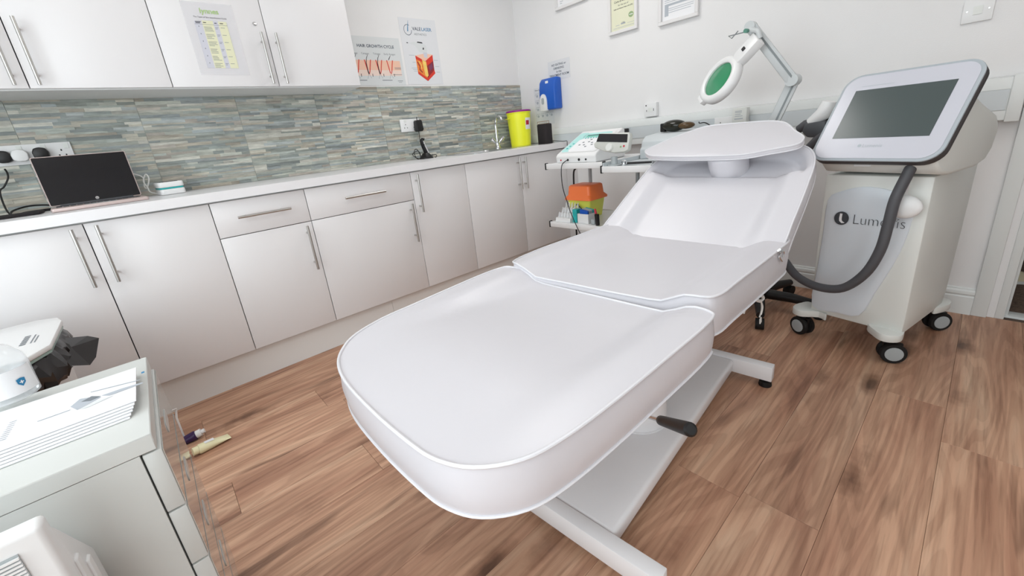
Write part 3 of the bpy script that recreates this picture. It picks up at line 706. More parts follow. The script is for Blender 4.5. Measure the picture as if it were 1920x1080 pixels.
# --- blue soap dispenser
DX = WB.at(.312, 1.183)
t = thing('soap_dispenser', 'blue wall soap dispenser with a white push bar', 'dispenser', DX.p(.09, 0, .002))
pr = [(.0, .0), (.0, .235), (.055, .24), (.08, .21), (.09, .15), (.088, .0)]
b = B().prism([DX.p(.0, z, d + .001) for d, z in pr], DX.r * .17); b.bevel(.012, 3); b.obj('housing', 'blue_plastic', t)
pb = []
for i in range(13):
    a = math.pi * i / 12; pb.append((.048 + .036 * math.cos(a), .07 + .055 * math.sin(a)))
pb = [(.084, -.006), *pb, (.012, -.006)]
b = B().prism(DX.poly(pb, .075), DX.n * .026); b.bevel(.006, 2); bar = b.obj('push_bar', 'plastic_white', t)
flat(DX, rrect(.026, .05, .013, 6, .048, .07), 'plastic_grey', t, 'window', .102, .002)
flat(DX, rrect(.03, .024, .004, 3, .085, .205), 'paper_white', t, 'label', .0815, .0012)
# --- framed certificates
def cert(label, y0, y1, z0, h, paper):
    w = abs(y1 - y0); fr = WB.at(-y0, z0)
    t = thing('picture_frame', label, 'frame', fr.p(w / 2, 0, 0), 'framed certificates on the right wall')
    for a0, a1, b0, b1 in ((0, w, 0, .02), (0, w, h - .02, h), (0, .02, .02, h - .02), (w - .02, w, .02, h - .02)):
        bb = B().prism(fr.poly([(a0, b0), (a1, b0), (a1, b1), (a0, b1)], .001), fr.n * .022); bb.bevel(.0015, 1); bb.obj('frame_rail', 'frame_white', t)
    rect(fr, .02, w - .02, .02, h - .02, paper, t, 'paper', .003, .003)
    return t, fr.at(0, 0, .006)
w1 = onx((1047, 20), -.022); 
t, f = cert('white certificate frame cut off at the top, nearest the corner', -.478, -.775, 1.872, .22, 'paper_white'); lines_print(f, [(.04, .07, .05, .004), (.04, .06, .038, .004)], 'ink_light', t)
t, f = cert('framed cream certificate with a green seal', -.945, -1.165, 1.597, .30, 'cream_paper')
lettering('Core of Knowledge', f.at(.11, .187), .017, 'ink_black', t, 'CENTER', bold=.0003); lettering('for the use of', f.at(.11, .165), .014, 'ink_black', t, 'CENTER'); lettering('Laser and Intense Pulse Light (IPL)', f.at(.11, .147), .0105, 'ink_black', t, 'CENTER', bold=.0002)
lines_print(f, [(.06, .16, .215, .003), (.05, .17, .235, .003), (.08, .14, .252, .005)], 'ink_grey', t)
flat(f, [(.168 + .019 * math.cos(a), .095 + .017 * math.sin(a)) for a in ang(24)], 'seal_green', t, 'seal', .0006); lines_print(f, [(.155, .182, .093, .004)], 'paper_white', t, c=.0009)
lines_print(f, [(.05, .08, .05, .003), (.09, .125, .052, .008), (.14, .19, .05, .002), (.03, .19, .036, .002), (.03, .19, .031, .001)], 'ink_light', t); lettering('CPD', f.at(.108, .056), .014, 'ink_grey', t, 'CENTER')
t, f = cert('framed certificate with grey print right of the cream one', -1.312, -1.56, 1.569, .34, 'paper_white')
rect(f, .035, .06, .045, .11, 'ink_light', t, 'print_block'); lines_print(f, [(.06, .215, .098, .012), (.06, .215, .082, .003), (.06, .215, .072, .003), (.06, .20, .06, .003), (.035, .215, .118, .003), (.035, .12, .128, .004), (.035, .10, .142, .004), (.035, .21, .158, .012), (.035, .21, .19, .02)], 'ink_light', t)
# --- small wall plates
def wall_plate(name, label, cat, fr, w, h, d=.009, mt='plastic_white', group=None):
    t = thing(name, label, cat, fr.p(w / 2, 0, 0), group)
    bb = B().prism(fr.poly([(0, 0), (w, 0), (w, h), (0, h)], .0004), fr.n * d); bb.bevel(.0025, 2); bb.obj('plate', mt, t)
    return t, fr.at(0, 0, d)
t, f = wall_plate('wall_switch', 'white square light switch high on the wall near the doorway', 'switch', WB.at(2.646, 1.257), .086, .086)
rect(f, .03, .056, .028, .058, 'plastic_offwhite', t, 'rocker', .0, .004)
for x in (.013, .073): B().lathe(f.p(x, .043, 0), f.n, [(.0035, 0), (.003, .0015), (.001, .0016)], 10).obj('screw', 'steel', t)
t, f = wall_plate('fuse_spur', 'white fused spur plate on the wall above the trunking', 'switch', WB.at(1.222, 1.04), .086, .086, .034)
rect(f, .03, .06, .03, .056, 'plastic_offwhite', t, 'fuse_carrier', 0, .002); rect(f, .01, .018, .068, .076, 'socket_dark', t, 'mark', .0006); rect(f, .066, .07, .034, .05, 'socket_dark', t, 'slot', .0006); rect(f, .016, .02, .034, .044, 'socket_dark', t, 'slot', .0006)
# --- dado trunking along the right wall
tr = thing('cable_trunking', 'white cable trunking running along the right wall below the certificates', 'trunking', (0, -1.6, .86))
def yb(px_): return -onx((px_, 225), -.05).y
prof = [(.0, .864), (.05, .868), (.052, .885), (.052, .905), (.05, .906), (.05, .985), (.052, .986), (.052, 1.012), (.046, 1.030), (.0, 1.034)]
b = B().prism([(-d - .002, -.405, z) for d, z in prof], (0, -2.43, 0)); b.obj('channel', 'trim_white', tr, smooth=20)
yy = [.412, -onx((1181, 250), -.052).y, -onx((1286, 245), -.052).y, 2.825]
for a, c in zip(yy, yy[1:]): B().box(-.0565, -.0515, -c + .001, -a - .001, .908, .984).obj('lid', 'blue_grey_panel', tr, smooth=0)
b = B().box(-.060, -.002, -2.868, -2.828, .86, 1.038); b.bevel(.004, 2); b.obj('end_cap', 'trim_white', tr)
b = B().box(-.024, -.002, -.40, -.013, .93, 1.0); b.bevel(.003, 2); b.obj('mini_trunking', 'trim_white', tr)
FT = Fr((-.0565, 0, 0), (0, -1, 0), (0, 0, 1))
t, f = wall_plate('double_socket', 'white double socket in the trunking under the magnifier lens', 'socket', FT.at(1.70, .903), .146, .086)
for x in (.035, .108):
    for dx, dy in ((0, .016), (-.011, -.006), (.011, -.006)): rect(f, x + dx - .002, x + dx + .002, .036 + dy, .044 + dy, 'socket_dark', t, 'slot', .0005)
b = B().prism(FT.poly([(1.815, .945), (1.89, .945), (1.89, 1.03), (1.815, 1.03)], .0095), FT.n * .045); b.bevel(.004, 2); pa = tag(b.obj('plug_adaptor', 'plastic_offwhite'), 'off-white plug adaptor with small print on the trunking socket', 'adaptor')
lines_print(FT, [(1.83, 1.86, .995, .003), (1.83, 1.865, 1.005, .003), (1.83, 1.865, 1.012, .003), (1.83, 1.87, .985, .003), (1.828, 1.872, .97, .005)], 'ink_light', pa, c=.0555)
# --- double socket on the splashback and the adaptor plugged into it
SB = Fr((0, -.0105, 0), (1, 0, 0), (0, 0, 1))
t, f = wall_plate('double_socket', 'white double socket on the stone splashback above the hair clipper', 'socket', SB.at(-1.222, 1.123), .156, .086)
for x in (.04, .115):
    for dx, dy in ((0, .016), (-.011, -.006), (.011, -.006)): rect(f, x + dx - .0025, x + dx + .0025, .03 + dy, .037 + dy, 'socket_dark', t, 'slot', .0005)
    rect(f, x - .008, x + .008, .066, .08, 'plastic_offwhite', t, 'rocker', 0, .003)
ad = SB.at(-1.122, 1.118, .0098)
t = thing('power_adaptor', 'black power adaptor plugged in above the hair clipper', 'adaptor', ad.p(.027, 0, 0))
b = B().prism(ad.poly([(0, .012), (.006, .07), (.012, .078), (.044, .078), (.05, .07), (.055, .012), (.045, 0), (.01, 0)]), ad.n * .05); b.bevel(.004, 2); b.obj('body', 'plastic_black', t)
B().cyl(ad.p(.027, .07, .02), ad.p(.027, .1, .02), .0028, n=8).obj('strain_relief', 'plastic_black', t)
# --- four gang socket strip behind the laptop
t, f = wall_plate('socket_strip', 'long white four-gang socket strip on the splashback behind the laptop', 'socket', SB.at(-3.19, 1.126), .29, .084)
for k in range(4):
    x = .036 + k * .0725; rect(f, x + .012, x + .028, .056, .078, 'plastic_offwhite', t, 'rocker', 0, .003)
    if k in (0, 3):
        for dx, dy in ((0, .016), (-.011, -.006), (.011, -.006)): rect(f, x + dx - .0025, x + dx + .0025, .03 + dy, .038 + dy, 'socket_dark', t, 'slot', .0005)
def plug(label, fr, mt, name='mains_plug', ca=None):
    t = thing(name, label, 'plug', fr.p(0, 0, 0)); out = [(-.024, -.012), (-.026, .01), (-.018, .026), (0, .031), (.018, .026), (.026, .01), (.024, -.012), (.012, -.02), (-.012, -.02)]
    b = B().prism(fr.poly(out, .0005), fr.n * .032); b.bevel(.005, 2); b.obj('body', mt, t)
    return t
def strip_pt(p): return ony(p, -.021)
q = strip_pt((8, 297)); plug('black mains plug in the socket strip at the left picture edge', Fr((q.x, -.0196, q.z), (1, 0, 0), (0, 0, 1)), 'plastic_black')
q = strip_pt((79, 290)); plug('black mains plug half hidden behind the laptop screen', Fr((q.x, -.0196, q.z), (1, 0, 0), (0, 0, 1)), 'plastic_black')
q = strip_pt((40, 294)); plug('white mains plug in the socket strip between the black plugs', Fr((q.x, -.0196, q.z), (1, 0, 0), (0, 0, 1)), 'plastic_white')
def cable(label, pts, r=.003, mt='cable_black', k=6, name='cable'):
    return tag(B().tube(smooth_path(pts, k), r, 7).obj(name, mt), label, 'cable')
q0 = strip_pt((8, 312)); cable('black mains cable hanging from the left plug to the worktop', [(q0.x, -.036, q0.z - .012), ony((14, 325), -.05), ony((15, 335), -.06), ony((8, 350), -.06), ony((0, 362), -.07), V3((-3.16, -.1, .93)), V3((-3.1, -.16, WTZ + .007)), V3((-3.0, -.13, WTZ + .007))], .0032)

# ================================================================== on the worktop
# --- laptop
t = thing('laptop', 'open laptop with a black screen and rose-gold base on the worktop', 'laptop', (-2.86, -.3, WTZ))
hl_, hr_ = V3((-3.018, -.262, WTZ + .017)), V3((-2.722, -.232, WTZ + .017))
lx = (hr_ - hl_).normalized(); ly = V3((0, 0, 1)).cross(lx); wl = (hr_ - hl_).length; lz = V3((0, 0, 1))
lf = Fr(hl_ - lz * .016, lx, -ly)                        # base frame: right = along hinge, up = towards the viewer
bp_ = [lf.p(a, b_ - .0) for a, b_ in rrect(wl, .205, .01, 4, wl / 2, .1025)]
b = B().prism(bp_, lz * .0135); b.bevel(.003, 2); base = b.obj('base', 'rose_gold', t)
kb = B()
for r in range(5):
    for c in range(13): kb.obox(lf.o + lx * (.025 + c * (wl - .05) / 12) - ly * (.03 + r * .018) + lz * .0142, lx * .017, ly * .014, lz * .0014)
tag(kb.obj('keyboard', 'plastic_dark', base, smooth=0), kind='stuff')
ph = lf.o + lx * wl / 2 - ly * .16 + lz * .0138; B().obox(ph, lx * .1, ly * .055, lz * .0006).obj('touchpad', 'plastic_grey', base, smooth=0)
su = (lz * .2 + ly * .03).normalized(); sf = Fr(hl_, lx, su)
b = B().prism(sf.poly(rrect(wl, .203, .006, 4, wl / 2, .1015), -.006), sf.n * .0055); b.bevel(.0015, 1); lid = b.obj('lid', 'rose_gold', t)
flat(sf, rrect(wl - .006, .197, .004, 3, wl / 2, .1015), 'screen_black', lid, 'screen', -.0004, .0006)
B().cyl(hl_ + lx * .03, hl_ + lx * (wl - .03), .0055, n=10).obj('hinge', 'plastic_dark', t)
lg = sf.at(wl * .5, .014, .0003); B().poly([lg.p(.006 * math.cos(a), .006 * math.sin(a), .0004) for a in ang(20)]).obj('logo_badge', 'chrome', lid, smooth=0); lettering('hp', lg.at(0, -.0028, .0004), .008, 'ink_black', lid, 'CENTER')
# --- cables by the laptop
cable('black charger cable curled left of the laptop on the worktop', [V3((-3.03, -.2, WTZ + .005)), V3((-3.07, -.25, WTZ + .005)), V3((-3.12, -.3, WTZ + .005)), V3((-3.13, -.22, .945)), V3((-3.09, -.16, .955)), V3((-3.04, -.15, .95)), V3((-3.0, -.14, .935))], .0035)
b = B().box(-3.3, -3.035, -.40, -.28, WTZ + .0005, WTZ + .012); b.bevel(.004, 2); tag(b.obj('document_wallet', 'dark_cloth'), 'flat black wallet lying left of the laptop', 'wallet')
cable('white charging cable looped between laptop and card reader', [ony((250, 326), -.1), ony((268, 333), -.11), ony((271, 350), -.12), ony((276, 352), -.13), ony((279, 335), -.13), ony((273, 327), -.12), ony((269, 340), -.12), ony((277, 352), -.13), ony((282, 360), -.14), V3((-2.655, -.12, WTZ + .005))], .003, 'cable_white')
# --- card reader, white with a turquoise band
r0 = V3((-2.61, -.155, WTZ))
t = thing('card_reader', 'small white and turquoise card reader on the worktop by the laptop', 'card reader', r0)
rx, ry = V3((.97, .1, 0)).normalized(), V3((-.1, .97, 0)).normalized()
def rb(z0, z1, w, d, r, mt, nm, par, sh=0): 
    b = B().prism([r0 + rx * a + ry * c + V3((0, 0, z0)) for a, c in rrect(w, d, r, 4)], V3((0, 0, z1 - z0)) + ry * sh); b.bevel(.004, 2); return b.obj(nm, mt, par)
rb(.001, .027, .098, .15, .014, 'plastic_white', 'base', t); rb(.0272, .0345, .096, .146, .014, 'teal', 'band', t); rb(.0347, .06, .1, .15, .016, 'plastic_white', 'top', t)
b = B().prism([r0 + rx * a + ry * c + V3((0, 0, .0602)) for a, c in rrect(.07, .075, .005, 3, 0, .02)], (0, 0, .0016)); b.obj('screen', 'screen_grey', t, smooth=0)
b = B().obox(r0 - ry * .06 + V3((0, 0, .0612)), rx * .06, ry * .003, (0, 0, .002)); b.obj('card_slot', 'socket_dark', t, smooth=0)
# --- hair clipper on its stand, with cable
c0 = V3((-1.105, -.105, WTZ))
t = thing('hair_clipper', 'black and chrome hair clipper standing on its charging base', 'clipper', c0)
B().lathe(c0, (0, 0, 1), [(.05, .0005), (.05, .008), (.04, .018), (.03, .03), (.024, .04)], 24).obj('charging_base', 'plastic_black', t)
pth = [c0 + V3((.012, 0, .025)), c0 + V3((.006, 0, .05)), c0 + V3((-.004, 0, .08)), c0 + V3((-.016, -.004, .108)), c0 + V3((-.022, -.01, .126)), c0 + V3((-.016, -.02, .138))]
B().tube(smooth_path(pth, 4), [.017] * 4 + [.019] * 5 + [.0175] * 5 + [.016] * 4 + [.014, .012, .010, .009][:4], 12).obj('body', 'plastic_black', t) if False else B().tube(pth, [.017, .02, .019, .017, .016, .012], 14).obj('body', 'plastic_black', t)
B().tube([p + V3((.004, -.016, 0)) for p in pth[:-1]], [.006, .007, .007, .006, .005], 8).obj('chrome_strip', 'chrome', t)
b = B().obox(pth[-1] + V3((.012, -.012, .0)), (.026, 0, -.004), (0, .03, 0), (0, 0, .008)); b.bevel(.002, 1); b.obj('blade_head', 'steel', t)
cable('black adaptor cable hanging to the hair clipper', [ad.p(.027, .0, .02), ad.p(.027, -.03, .02), ad.p(.02, -.06, .03), ad.p(.03, -.1, .03), ad.p(.045, -.15, .03), ad.p(.055, -.175, .035), c0 + V3((.075, -.01, .02)), c0 + V3((.06, -.04, .005)), c0 + V3((.04, -.05, .004))], .0024)
cable('black cable bundled in loops left of the hair clipper', [c0 + V3((-.05, -.045, .005)), c0 + V3((-.09, -.03, .01)), c0 + V3((-.12, -.02, .04)), c0 + V3((-.08, -.01, .06)), c0 + V3((-.062, -.02, .05)), c0 + V3((-.066, -.03, .012)), c0 + V3((-.09, -.02, .008)), c0 + V3((-.10, -.01, .05)), c0 + V3((-.075, 0, .075)), c0 + V3((-.06, -.01, .05)), c0 + V3((-.062, -.03, .006))], .0024)
# --- yellow sharps tub with purple lid
s0 = V3((-.185, -.15, WTZ))
t = thing('sharps_tub', 'tall yellow sharps tub with a purple lid beside the sink', 'tub', s0)
B().lathe(s0, (0, 0, 1), [(.08, .0006), (.084, .004), (.1, .262), (.104, .264), (.104, .27), (.1, .27)], 32).obj('tub', 'tub_yellow', t)
B().lathe(s0 + V3((0, 0, .2705)), (0, 0, 1), [(.104, 0), (.106, .002), (.104, .012), (.09, .015), (.01, .016)], 32).obj('lid', 'lid_purple', t)
fs = Fr(s0, (.05, -.999, 0), (0, 0, 1))
b = B()
def arc_label(z0, z1, a0, a1, nm, mt, off=.0008):
    bb = B(); A = [a0 + (a1 - a0) * i / 8 for i in range(9)]
    def rad(z): return .084 + (z - .004) / .258 * .016 + off
    bb.loft([[s0 + V3((math.cos(a) * rad(z), math.sin(a) * rad(z), z)) for a in A] for z in (z0, z1)], closed=False); return bb.obj(nm, mt, t)
arc_label(.13, .22, math.radians(258), math.radians(296), 'label', 'paper_white'); arc_label(.165, .2, math.radians(261), math.radians(282), 'label_print', 'label_red', .0016)
b = B().obox(s0 + V3((-.11, .02, .225)), (.02, 0, .004), (0, .04, 0), (0, 0, .003)); b.obj('handle_tab', 'tub_yellow', t, smooth=0)
# --- black smart speaker with cable
k0 = V3((-.215, -.462, WTZ))
t = thing('smart_speaker', 'small black box speaker standing on the worktop end', 'speaker', k0)
b = B().prism([k0 + V3((a, c, .0006)) for a, c in rrect(.08, .105, .02, 5)], (0, 0, .15)); b.bevel(.005, 2); b.obj('body', 'speaker_black', t)
b = B().prism([k0 + V3((a, c, .1508)) for a, c in rrect(.07, .095, .018, 5)], (0, 0, .002)); b.obj('top_panel', 'plastic_black', t)
cable('thin black cable running right from the smart speaker', [k0 + V3((.03, -.05, .02)), k0 + V3((.06, -.08, .012)), k0 + V3((.08, -.12, .006)), k0 + V3((.07, -.158, .008)), k0 + V3((.06, -.172, .0)), k0 + V3((.05, -.178, -.05))], .0025)
# ================================================================== laser machine
MO = V3((-.695158, -2.555153, 0)); yb_ = .2; yh = .336
def mframe(y): return V3((-math.sin(y), -math.cos(y), 0)), V3((math.cos(y), -math.sin(y), 0))
br, bd = mframe(yb_); hr2, hd = mframe(yh)
def mp(l, d, z): return MO + br * l + bd * d + V3((0, 0, z))
def hp_(l, d, z): return MO + hr2 * l + hd * d + V3((0, 0, z))
def ond(p, dd): return onpl(p, MO + bd * dd, bd)
lm = thing('laser_machine', 'white laser machine on castors with a large tilted screen', 'machine', mp(-.02, .25, 0))
# body with a slightly bowed front and undercut lower edge
def plan(z, l0, l1, d0, d1, bow, n=9):
    fr_ = [(l0 + (l1 - l0) * i / n, d0 - bow * math.sin(math.pi * i / n)) for i in range(n + 1)]
    return [mp(a, c, z) for a, c in fr_] + [mp(l1, d1, z), mp(l0, d1, z)]
b = B().loft([plan(.125, -.176, .138, .035, .45, .0), plan(.2, -.178, .141, .03, .455, .004), plan(.45, -.178, .143, .025, .46, .012), plan(.735, -.176, .145, .022, .46, .006)]); b.bevel(.008, 2, 50); body = b.obj('body', 'plastic_offwhite', lm)
# proud arched front panel
fp = [(1552, 375), (1580, 358), (1620, 350), (1660, 354), (1695, 366), (1714, 384), (1708, 420), (1694, 460), (1670, 505), (1640, 550), (1612, 590), (1570, 585), (1522, 572), (1532, 500), (1542, 440)]
def bowd(l): return .025 - .012 * math.sin(math.pi * max(0, min(1, (l + .178) / .321)))
loop = smooth_loop([ond(p, .018) for p in fp], 3)
pp = []
for q in loop:
    v = q - MO; l, z = v.dot(br), v.z; l = max(l, -.174); pp.append((l, z))
b = B(); cen = (sum(a for a, _ in pp) / len(pp), sum(z for _, z in pp) / len(pp))
rings_ = [[mp(a, .03, z) for a, z in pp]]
for s in (1., .97, .8, .6, .4, .2, .02):
    rings_.append([mp(cen[0] + (a - cen[0]) * s, bowd(cen[0] + (a - cen[0]) * s) - (.006 if s < .99 else .003), cen[1] + (z - cen[1]) * s) for a, z in pp])
b.loft(rings_); b.obj('front_panel', mat('machine_blue_white', rgb(218, 225, 232), .3, vary=.01), lm, smooth=50)
# printing on the front
ff = Fr(mp(0, .004, 0), br, (0, 0, 1)); v = ond((1578, 409), .006) - MO
q = ff.at(v.dot(br), v.z)
b = B().poly([q.p(.0245 * math.cos(a), .027 * math.sin(a), 0) for a in ang(28)]); b.obj('emblem', 'logo_dark', lm, smooth=0)
stroke(q, [(-.002, .019), (-.003, .0), (-.002, -.009), (.004, -.016), (.012, -.017)], [.008, .009, .009, .008, .002], 'paper_white', lm, 'emblem_stroke', .0006)
lettering('Lumenis', q.at(.036, -.018), .056, 'logo_dark', lm, sx=.86, bold=-.0011); lettering('®', q.at(.158, .006), .018, 'logo_dark', lm)
# castor feet, then twin wheel castors
FZ = .137
feet = [([(1487, 575), (1492, 570), (1502, 567), (1515, 565), (1530, 570), (1549, 582), (1549, 590), (1536, 584), (1507, 583), (1494, 580)], (-.205, .045), V3((-.75, .45, 0))),
        ([(1627, 606), (1638, 617), (1652, 626), (1671, 630), (1690, 629), (1696, 622), (1696, 610), (1680, 600), (1640, 598)], (.116, .045), V3((-.8, -.35, 0))),
        ([(1748, 571), (1758, 563), (1769, 558), (1779, 560), (1784, 564), (1781, 570), (1766, 575), (1752, 577)], (.128, .475), V3((-.7, -.6, 0))), (None, (-.205, .475), V3((-.8, .3, 0)))]
for pxs, (l, d), wd in feet:
    if pxs: lp_ = [onz(p, FZ) for p in pxs]
    else: lp_ = [mp(l + a, d + c, FZ) for a, c in rrect(.08, .09, .03, 4)]
    b = B().prism([p - V3((0, 0, .03)) for p in smooth_loop(lp_, 3)], (0, 0, .03)); b.bevel(.003, 2, 50); b.obj('castor_foot', 'plastic_offwhite', lm)
    wd = wd.normalized(); c = mp(l, d, .043); n_ = wd.cross(V3((0, 0, 1)))
    cs = B().cyl(mp(l, d, .05), mp(l, d, .108), .011, n=12).obox(c + V3((0, 0, .012)), wd * .012, n_ * .06, (0, 0, .05)).obj('castor', 'plastic_black', lm)
    for k in (-1, 1):
        a0 = c + wd * (.008 * k); B().lathe(a0, wd * k, [(.034, 0), (.042, .003), (.043, .012), (.040, .018), (.032, .0185)], 24).obj('wheel', 'rubber_black', cs)
        B().lathe(a0 + wd * k * .0186, wd * k, [(.029, 0), (.029, .0015), (.02, .003), (.001, .0032)], 20).obj('hub_cap', 'plastic_grey', cs)
# head housing
hpoly = [(-.07, .822), (-.055, .785), (-.02, .752), (.04, .742), (.20, .748), (.255, .765), (.285, .80), (.297, .86), (.29, .885), (.262, .916), (.14, .966), (.075, 1.0)]
b = B().prism([hp_(-.176, d, z) for d, z in hpoly], hr2 * .352); b.bevel(.014, 3, 40); head = b.obj('head_housing', 'plastic_offwhite', lm)
hf = Fr(V3((-.695158, -2.555153, .959173)), hr2, V3((0, 0, 1)) * math.cos(.57776) + hd * math.sin(.57776))
o1 = rrect(.392, .352, .055, 7, 0, -.010); 
b = B().prism(hf.poly(o1, -.034), hf.n * .024); b.bevel(.003, 2, 50); b.obj('bezel_side', 'bezel_dark', lm)
b = B().prism(hf.poly(o1, -.0098), hf.n * .0078); b.bevel(.003, 2, 50); bz = b.obj('bezel', 'bezel_silver', lm)
flat(hf, rrect(.372, .332, .047, 7, 0, -.010), mat('panel_lilac', rgb(198, 199, 208), .25, vary=.005), bz, 'front_face', -.0020, .0015)
rect(hf, -.1425, .1425, -.0972, .0972, 'screen_grey', bz, 'screen', -.0004, .0010)
q = hf.at(-.046, -.134, -.0003); b = B().poly([q.p(.006 + .006 * math.cos(a), .006 + .006 * math.sin(a), .0002) for a in ang(16)]); b.obj('emblem', 'bezel_silver', bz, smooth=0); lettering('Lumenis', q.at(.015, .0), .018, 'bezel_silver', bz); lines_print(hf, [(-.13, -.03, .112, .0016)], 'bezel_silver', bz, c=-.0001)
b = B().obox(hp_(-.03, -.052, .783), hr2 * .05, hd * .008, (0, 0, .012)); b.obj('latch', 'plastic_white', lm, smooth=0)
# hose from the head round to the handpiece
h0 = ond((1714, 303), -.05)
hz_ = [h0, ond((1699, 332), -.06), ond((1678, 375), -.075), ond((1665, 422), -.08), ond((1650, 470), -.085), ond((1622, 513), -.088), ond((1580, 540), -.09), ond((1535, 538), -.09), ond((1497, 520), -.07), ond((1475, 494), -.03), ond((1464, 468), .02), mp(-.36, .1, .62), mp(-.33, .13, .78), mp(-.28, .14, .86), mp(-.25, .14, .885)]
B().tube(smooth_path(hz_, 6), .0165, 12).obj('hose', 'hose_grey', lm); B().lathe(h0, (h0 - hz_[1]).normalized() * -1, [(.022, -.012), (.024, 0), (.022, .008), (.018, .01)], 18).obj('hose_collar', 'plastic_black', lm)
# handpiece resting in its holder beside the head
def pd(p, dd): return ond(p, dd)
hpz = .13
hl0 = [pd(p, hpz) for p in ((1508, 232), (1548, 226), (1546, 252), (1536, 258), (1512, 258), (1502, 248))]
b = B().prism(hl0, bd * .07); b.bevel(.008, 2); b.obj('holder', 'plastic_dark', lm)
B().tube([pd((1497, 243), hpz + .03), pd((1512, 234), hpz + .03), pd((1520, 232), hpz + .03)], [.017, .022, .022], 14).obj('handpiece_collar', 'hose_grey', lm)
B().tube([pd((1520, 231), hpz + .03), pd((1532, 222), hpz + .03), pd((1545, 212), hpz + .03), pd((1552, 200), hpz + .03), pd((1556, 190), hpz + .03)], [.022, .026, .03, .03, .026], 16).obj('handpiece', 'plastic_white', lm)
b = B().prism([pd(p, hpz + .05) for p in ((1548, 214), (1562, 214), (1548, 270), (1534, 262))], bd * .12); b.obj('side_bracket', 'plastic_black', lm, smooth=0)
# hanging white puck with its strap
pk = mp(.094, -.03, .636)
t = thing('hanging_puck', 'round white puck hanging on a strap below the machine screen', 'puck', pk)
b = B().ball((0, 0, 0), (.049, .02, .041), 20, 12)
rot = Matrix((br, bd, V3((0, 0, 1)))).transposed()
for vv in b.bm.verts: vv.co = pk + rot @ vv.co
b.obj('puck', 'plastic_white', t)
b = B().obox((pk + hp_(.105, -.035, .738)) / 2 + V3((0, 0, .02)), br * .006, bd * .002, (hp_(.105, -.035, .738) - pk) - V3((0, 0, .042))); b.obj('strap', 'plastic_white', t, smooth=0)

# ================================================================== trolleys by the right wall
def trolley(label, x0, x1, y0, y1, zs, trayed):
    t = thing('equipment_trolley', label, 'trolley', ((x0 + x1) / 2, (y0 + y1) / 2, 0), 'metal equipment trolleys')
    for z in zs:
        b = B().box(x0, x1, y0, y1, z - .004, z)
        if trayed and z == zs[0]:
            b.box(x0, x1, y0, y0 + .003, z, z + .022).box(x0, x1, y1 - .003, y1, z, z + .022).box(x1 - .003, x1, y0, y1, z, z + .022)
        sh = b.obj('shelf', 'blue_grey_panel' if trayed else 'plastic_white', t, smooth=0)
        b = B().box(x0 - .012, x0, y0, y1, z - .03, z + .004); b.bevel(.003, 2); b.obj('front_rail', 'plastic_white', t)
        b = B().box(x1, x1 + .012, y0, y1, z - .03, z + .004); b.bevel(.003, 2); b.obj('rear_rail', 'plastic_white', t)
        for yy_ in (y0 - .006, y1 + .001):
            b = B().box(x0 - .016, x0 + .012, yy_ - .001, yy_ + .006, z - .034, z + .008); b.bevel(.003, 2); b.obj('bumper', 'plastic_black', t)
    for xx in (x0 + .1, x1 - .04):
        for yy_ in ((y0 + .03, y1 - .03) if xx > x0 + .11 else ()): B().cyl((xx, yy_, .07), (xx, yy_, zs[0] - .0042), .012, n=12).obj('post', 'plastic_grey', t)
    for xx in (x0 + .04, x1 - .04):
        for yy_ in (y0 + .03, y1 - .03):
            B().cyl((xx, yy_, .06), (xx, yy_, .1), .008, n=8).box(xx - .02, xx + .02, yy_ - .01, yy_ + .01, .05, .062).obj('castor_stem', 'plastic_black', t)
            B().cyl((xx, yy_ - .012, .03), (xx, yy_ + .012, .03), .03, n=18).obj('castor', 'rubber_black', t)
    b = B().box(x0 + .02, x1 - .02, y0 + .01, y0 + .04, .09, .11).box(x0 + .02, x1 - .02, y1 - .04, y1 - .01, .09, .11).box(x1 - .06, x1 - .02, y0 + .04, y1 - .04, .09, .11); b.obj('base_frame', 'plastic_grey', t, smooth=0)
    return t
T1, T2 = .822, .802
trolley('white trolley nearest the cabinets holding the keypad device and sharps box', -.765, -.33, -1.402, -.975, (T1, .452), False)
trolley('tray trolley behind the couch holding the knob device', -.80, -.10, -1.715, -1.42, (T2, .44), True)
# --- keypad device with turquoise panel
t = thing('keypad_device', 'white therapy device with a turquoise keypad on the trolley', 'device', (-.6, -1.19, T1))
ka, kb_, kc, kd = V3((-.735, -1.035, T1)), V3((-.735, -1.335, T1)), V3((-.445, -1.335, T1)), V3((-.445, -1.035, T1))
y0, y1 = -1.335, -1.035
b = B().prism([(-.742, y1, T1 + .001), (-.445, y1, T1 + .001), (-.445, y1, T1 + .165), (-.47, y1, T1 + .172), (-.735, y1, T1 + .055), (-.748, y1, T1 + .04)], (0, y0 - y1, 0)); b.bevel(.008, 3); b.obj('housing', 'plastic_white', t)
kf = Fr(V3((-.735, y1, T1 + .0556)), (0, -1, 0), V3((.265, 0, .117)))
kf = kf.at(0, .004, .0006)
flat(kf, rrect(.27, .25, .02, 4, .15, .135), 'plastic_white', t, 'keypad_panel', .0, .0012); flat(kf, rrect(.07, .24, .02, 4, .05, .135), 'teal_pale', t, 'teal_strip', .0012, .0003); flat(kf, rrect(.2, .06, .02, 4, .165, .215), 'teal_pale', t, 'teal_strip', .0012, .0003); flat(kf, rrect(.2, .15, .02, 4, .165, .095), 'paper_white', t, 'key_field', .0013, .0004)
flat(kf, rrect(.115, .03, .003, 3, .15, .205), 'lcd_green', t, 'display', .0013, .001); flat(kf, rrect(.11, .008, .002, 3, .15, .213), 'ink_navy', t, 'display_text', .0024, .0003)
for i in range(6): flat(kf, rrect(.011, .009, .003, 2, .1 + i * .02, .178), 'teal', t, 'key', .0014, .001)
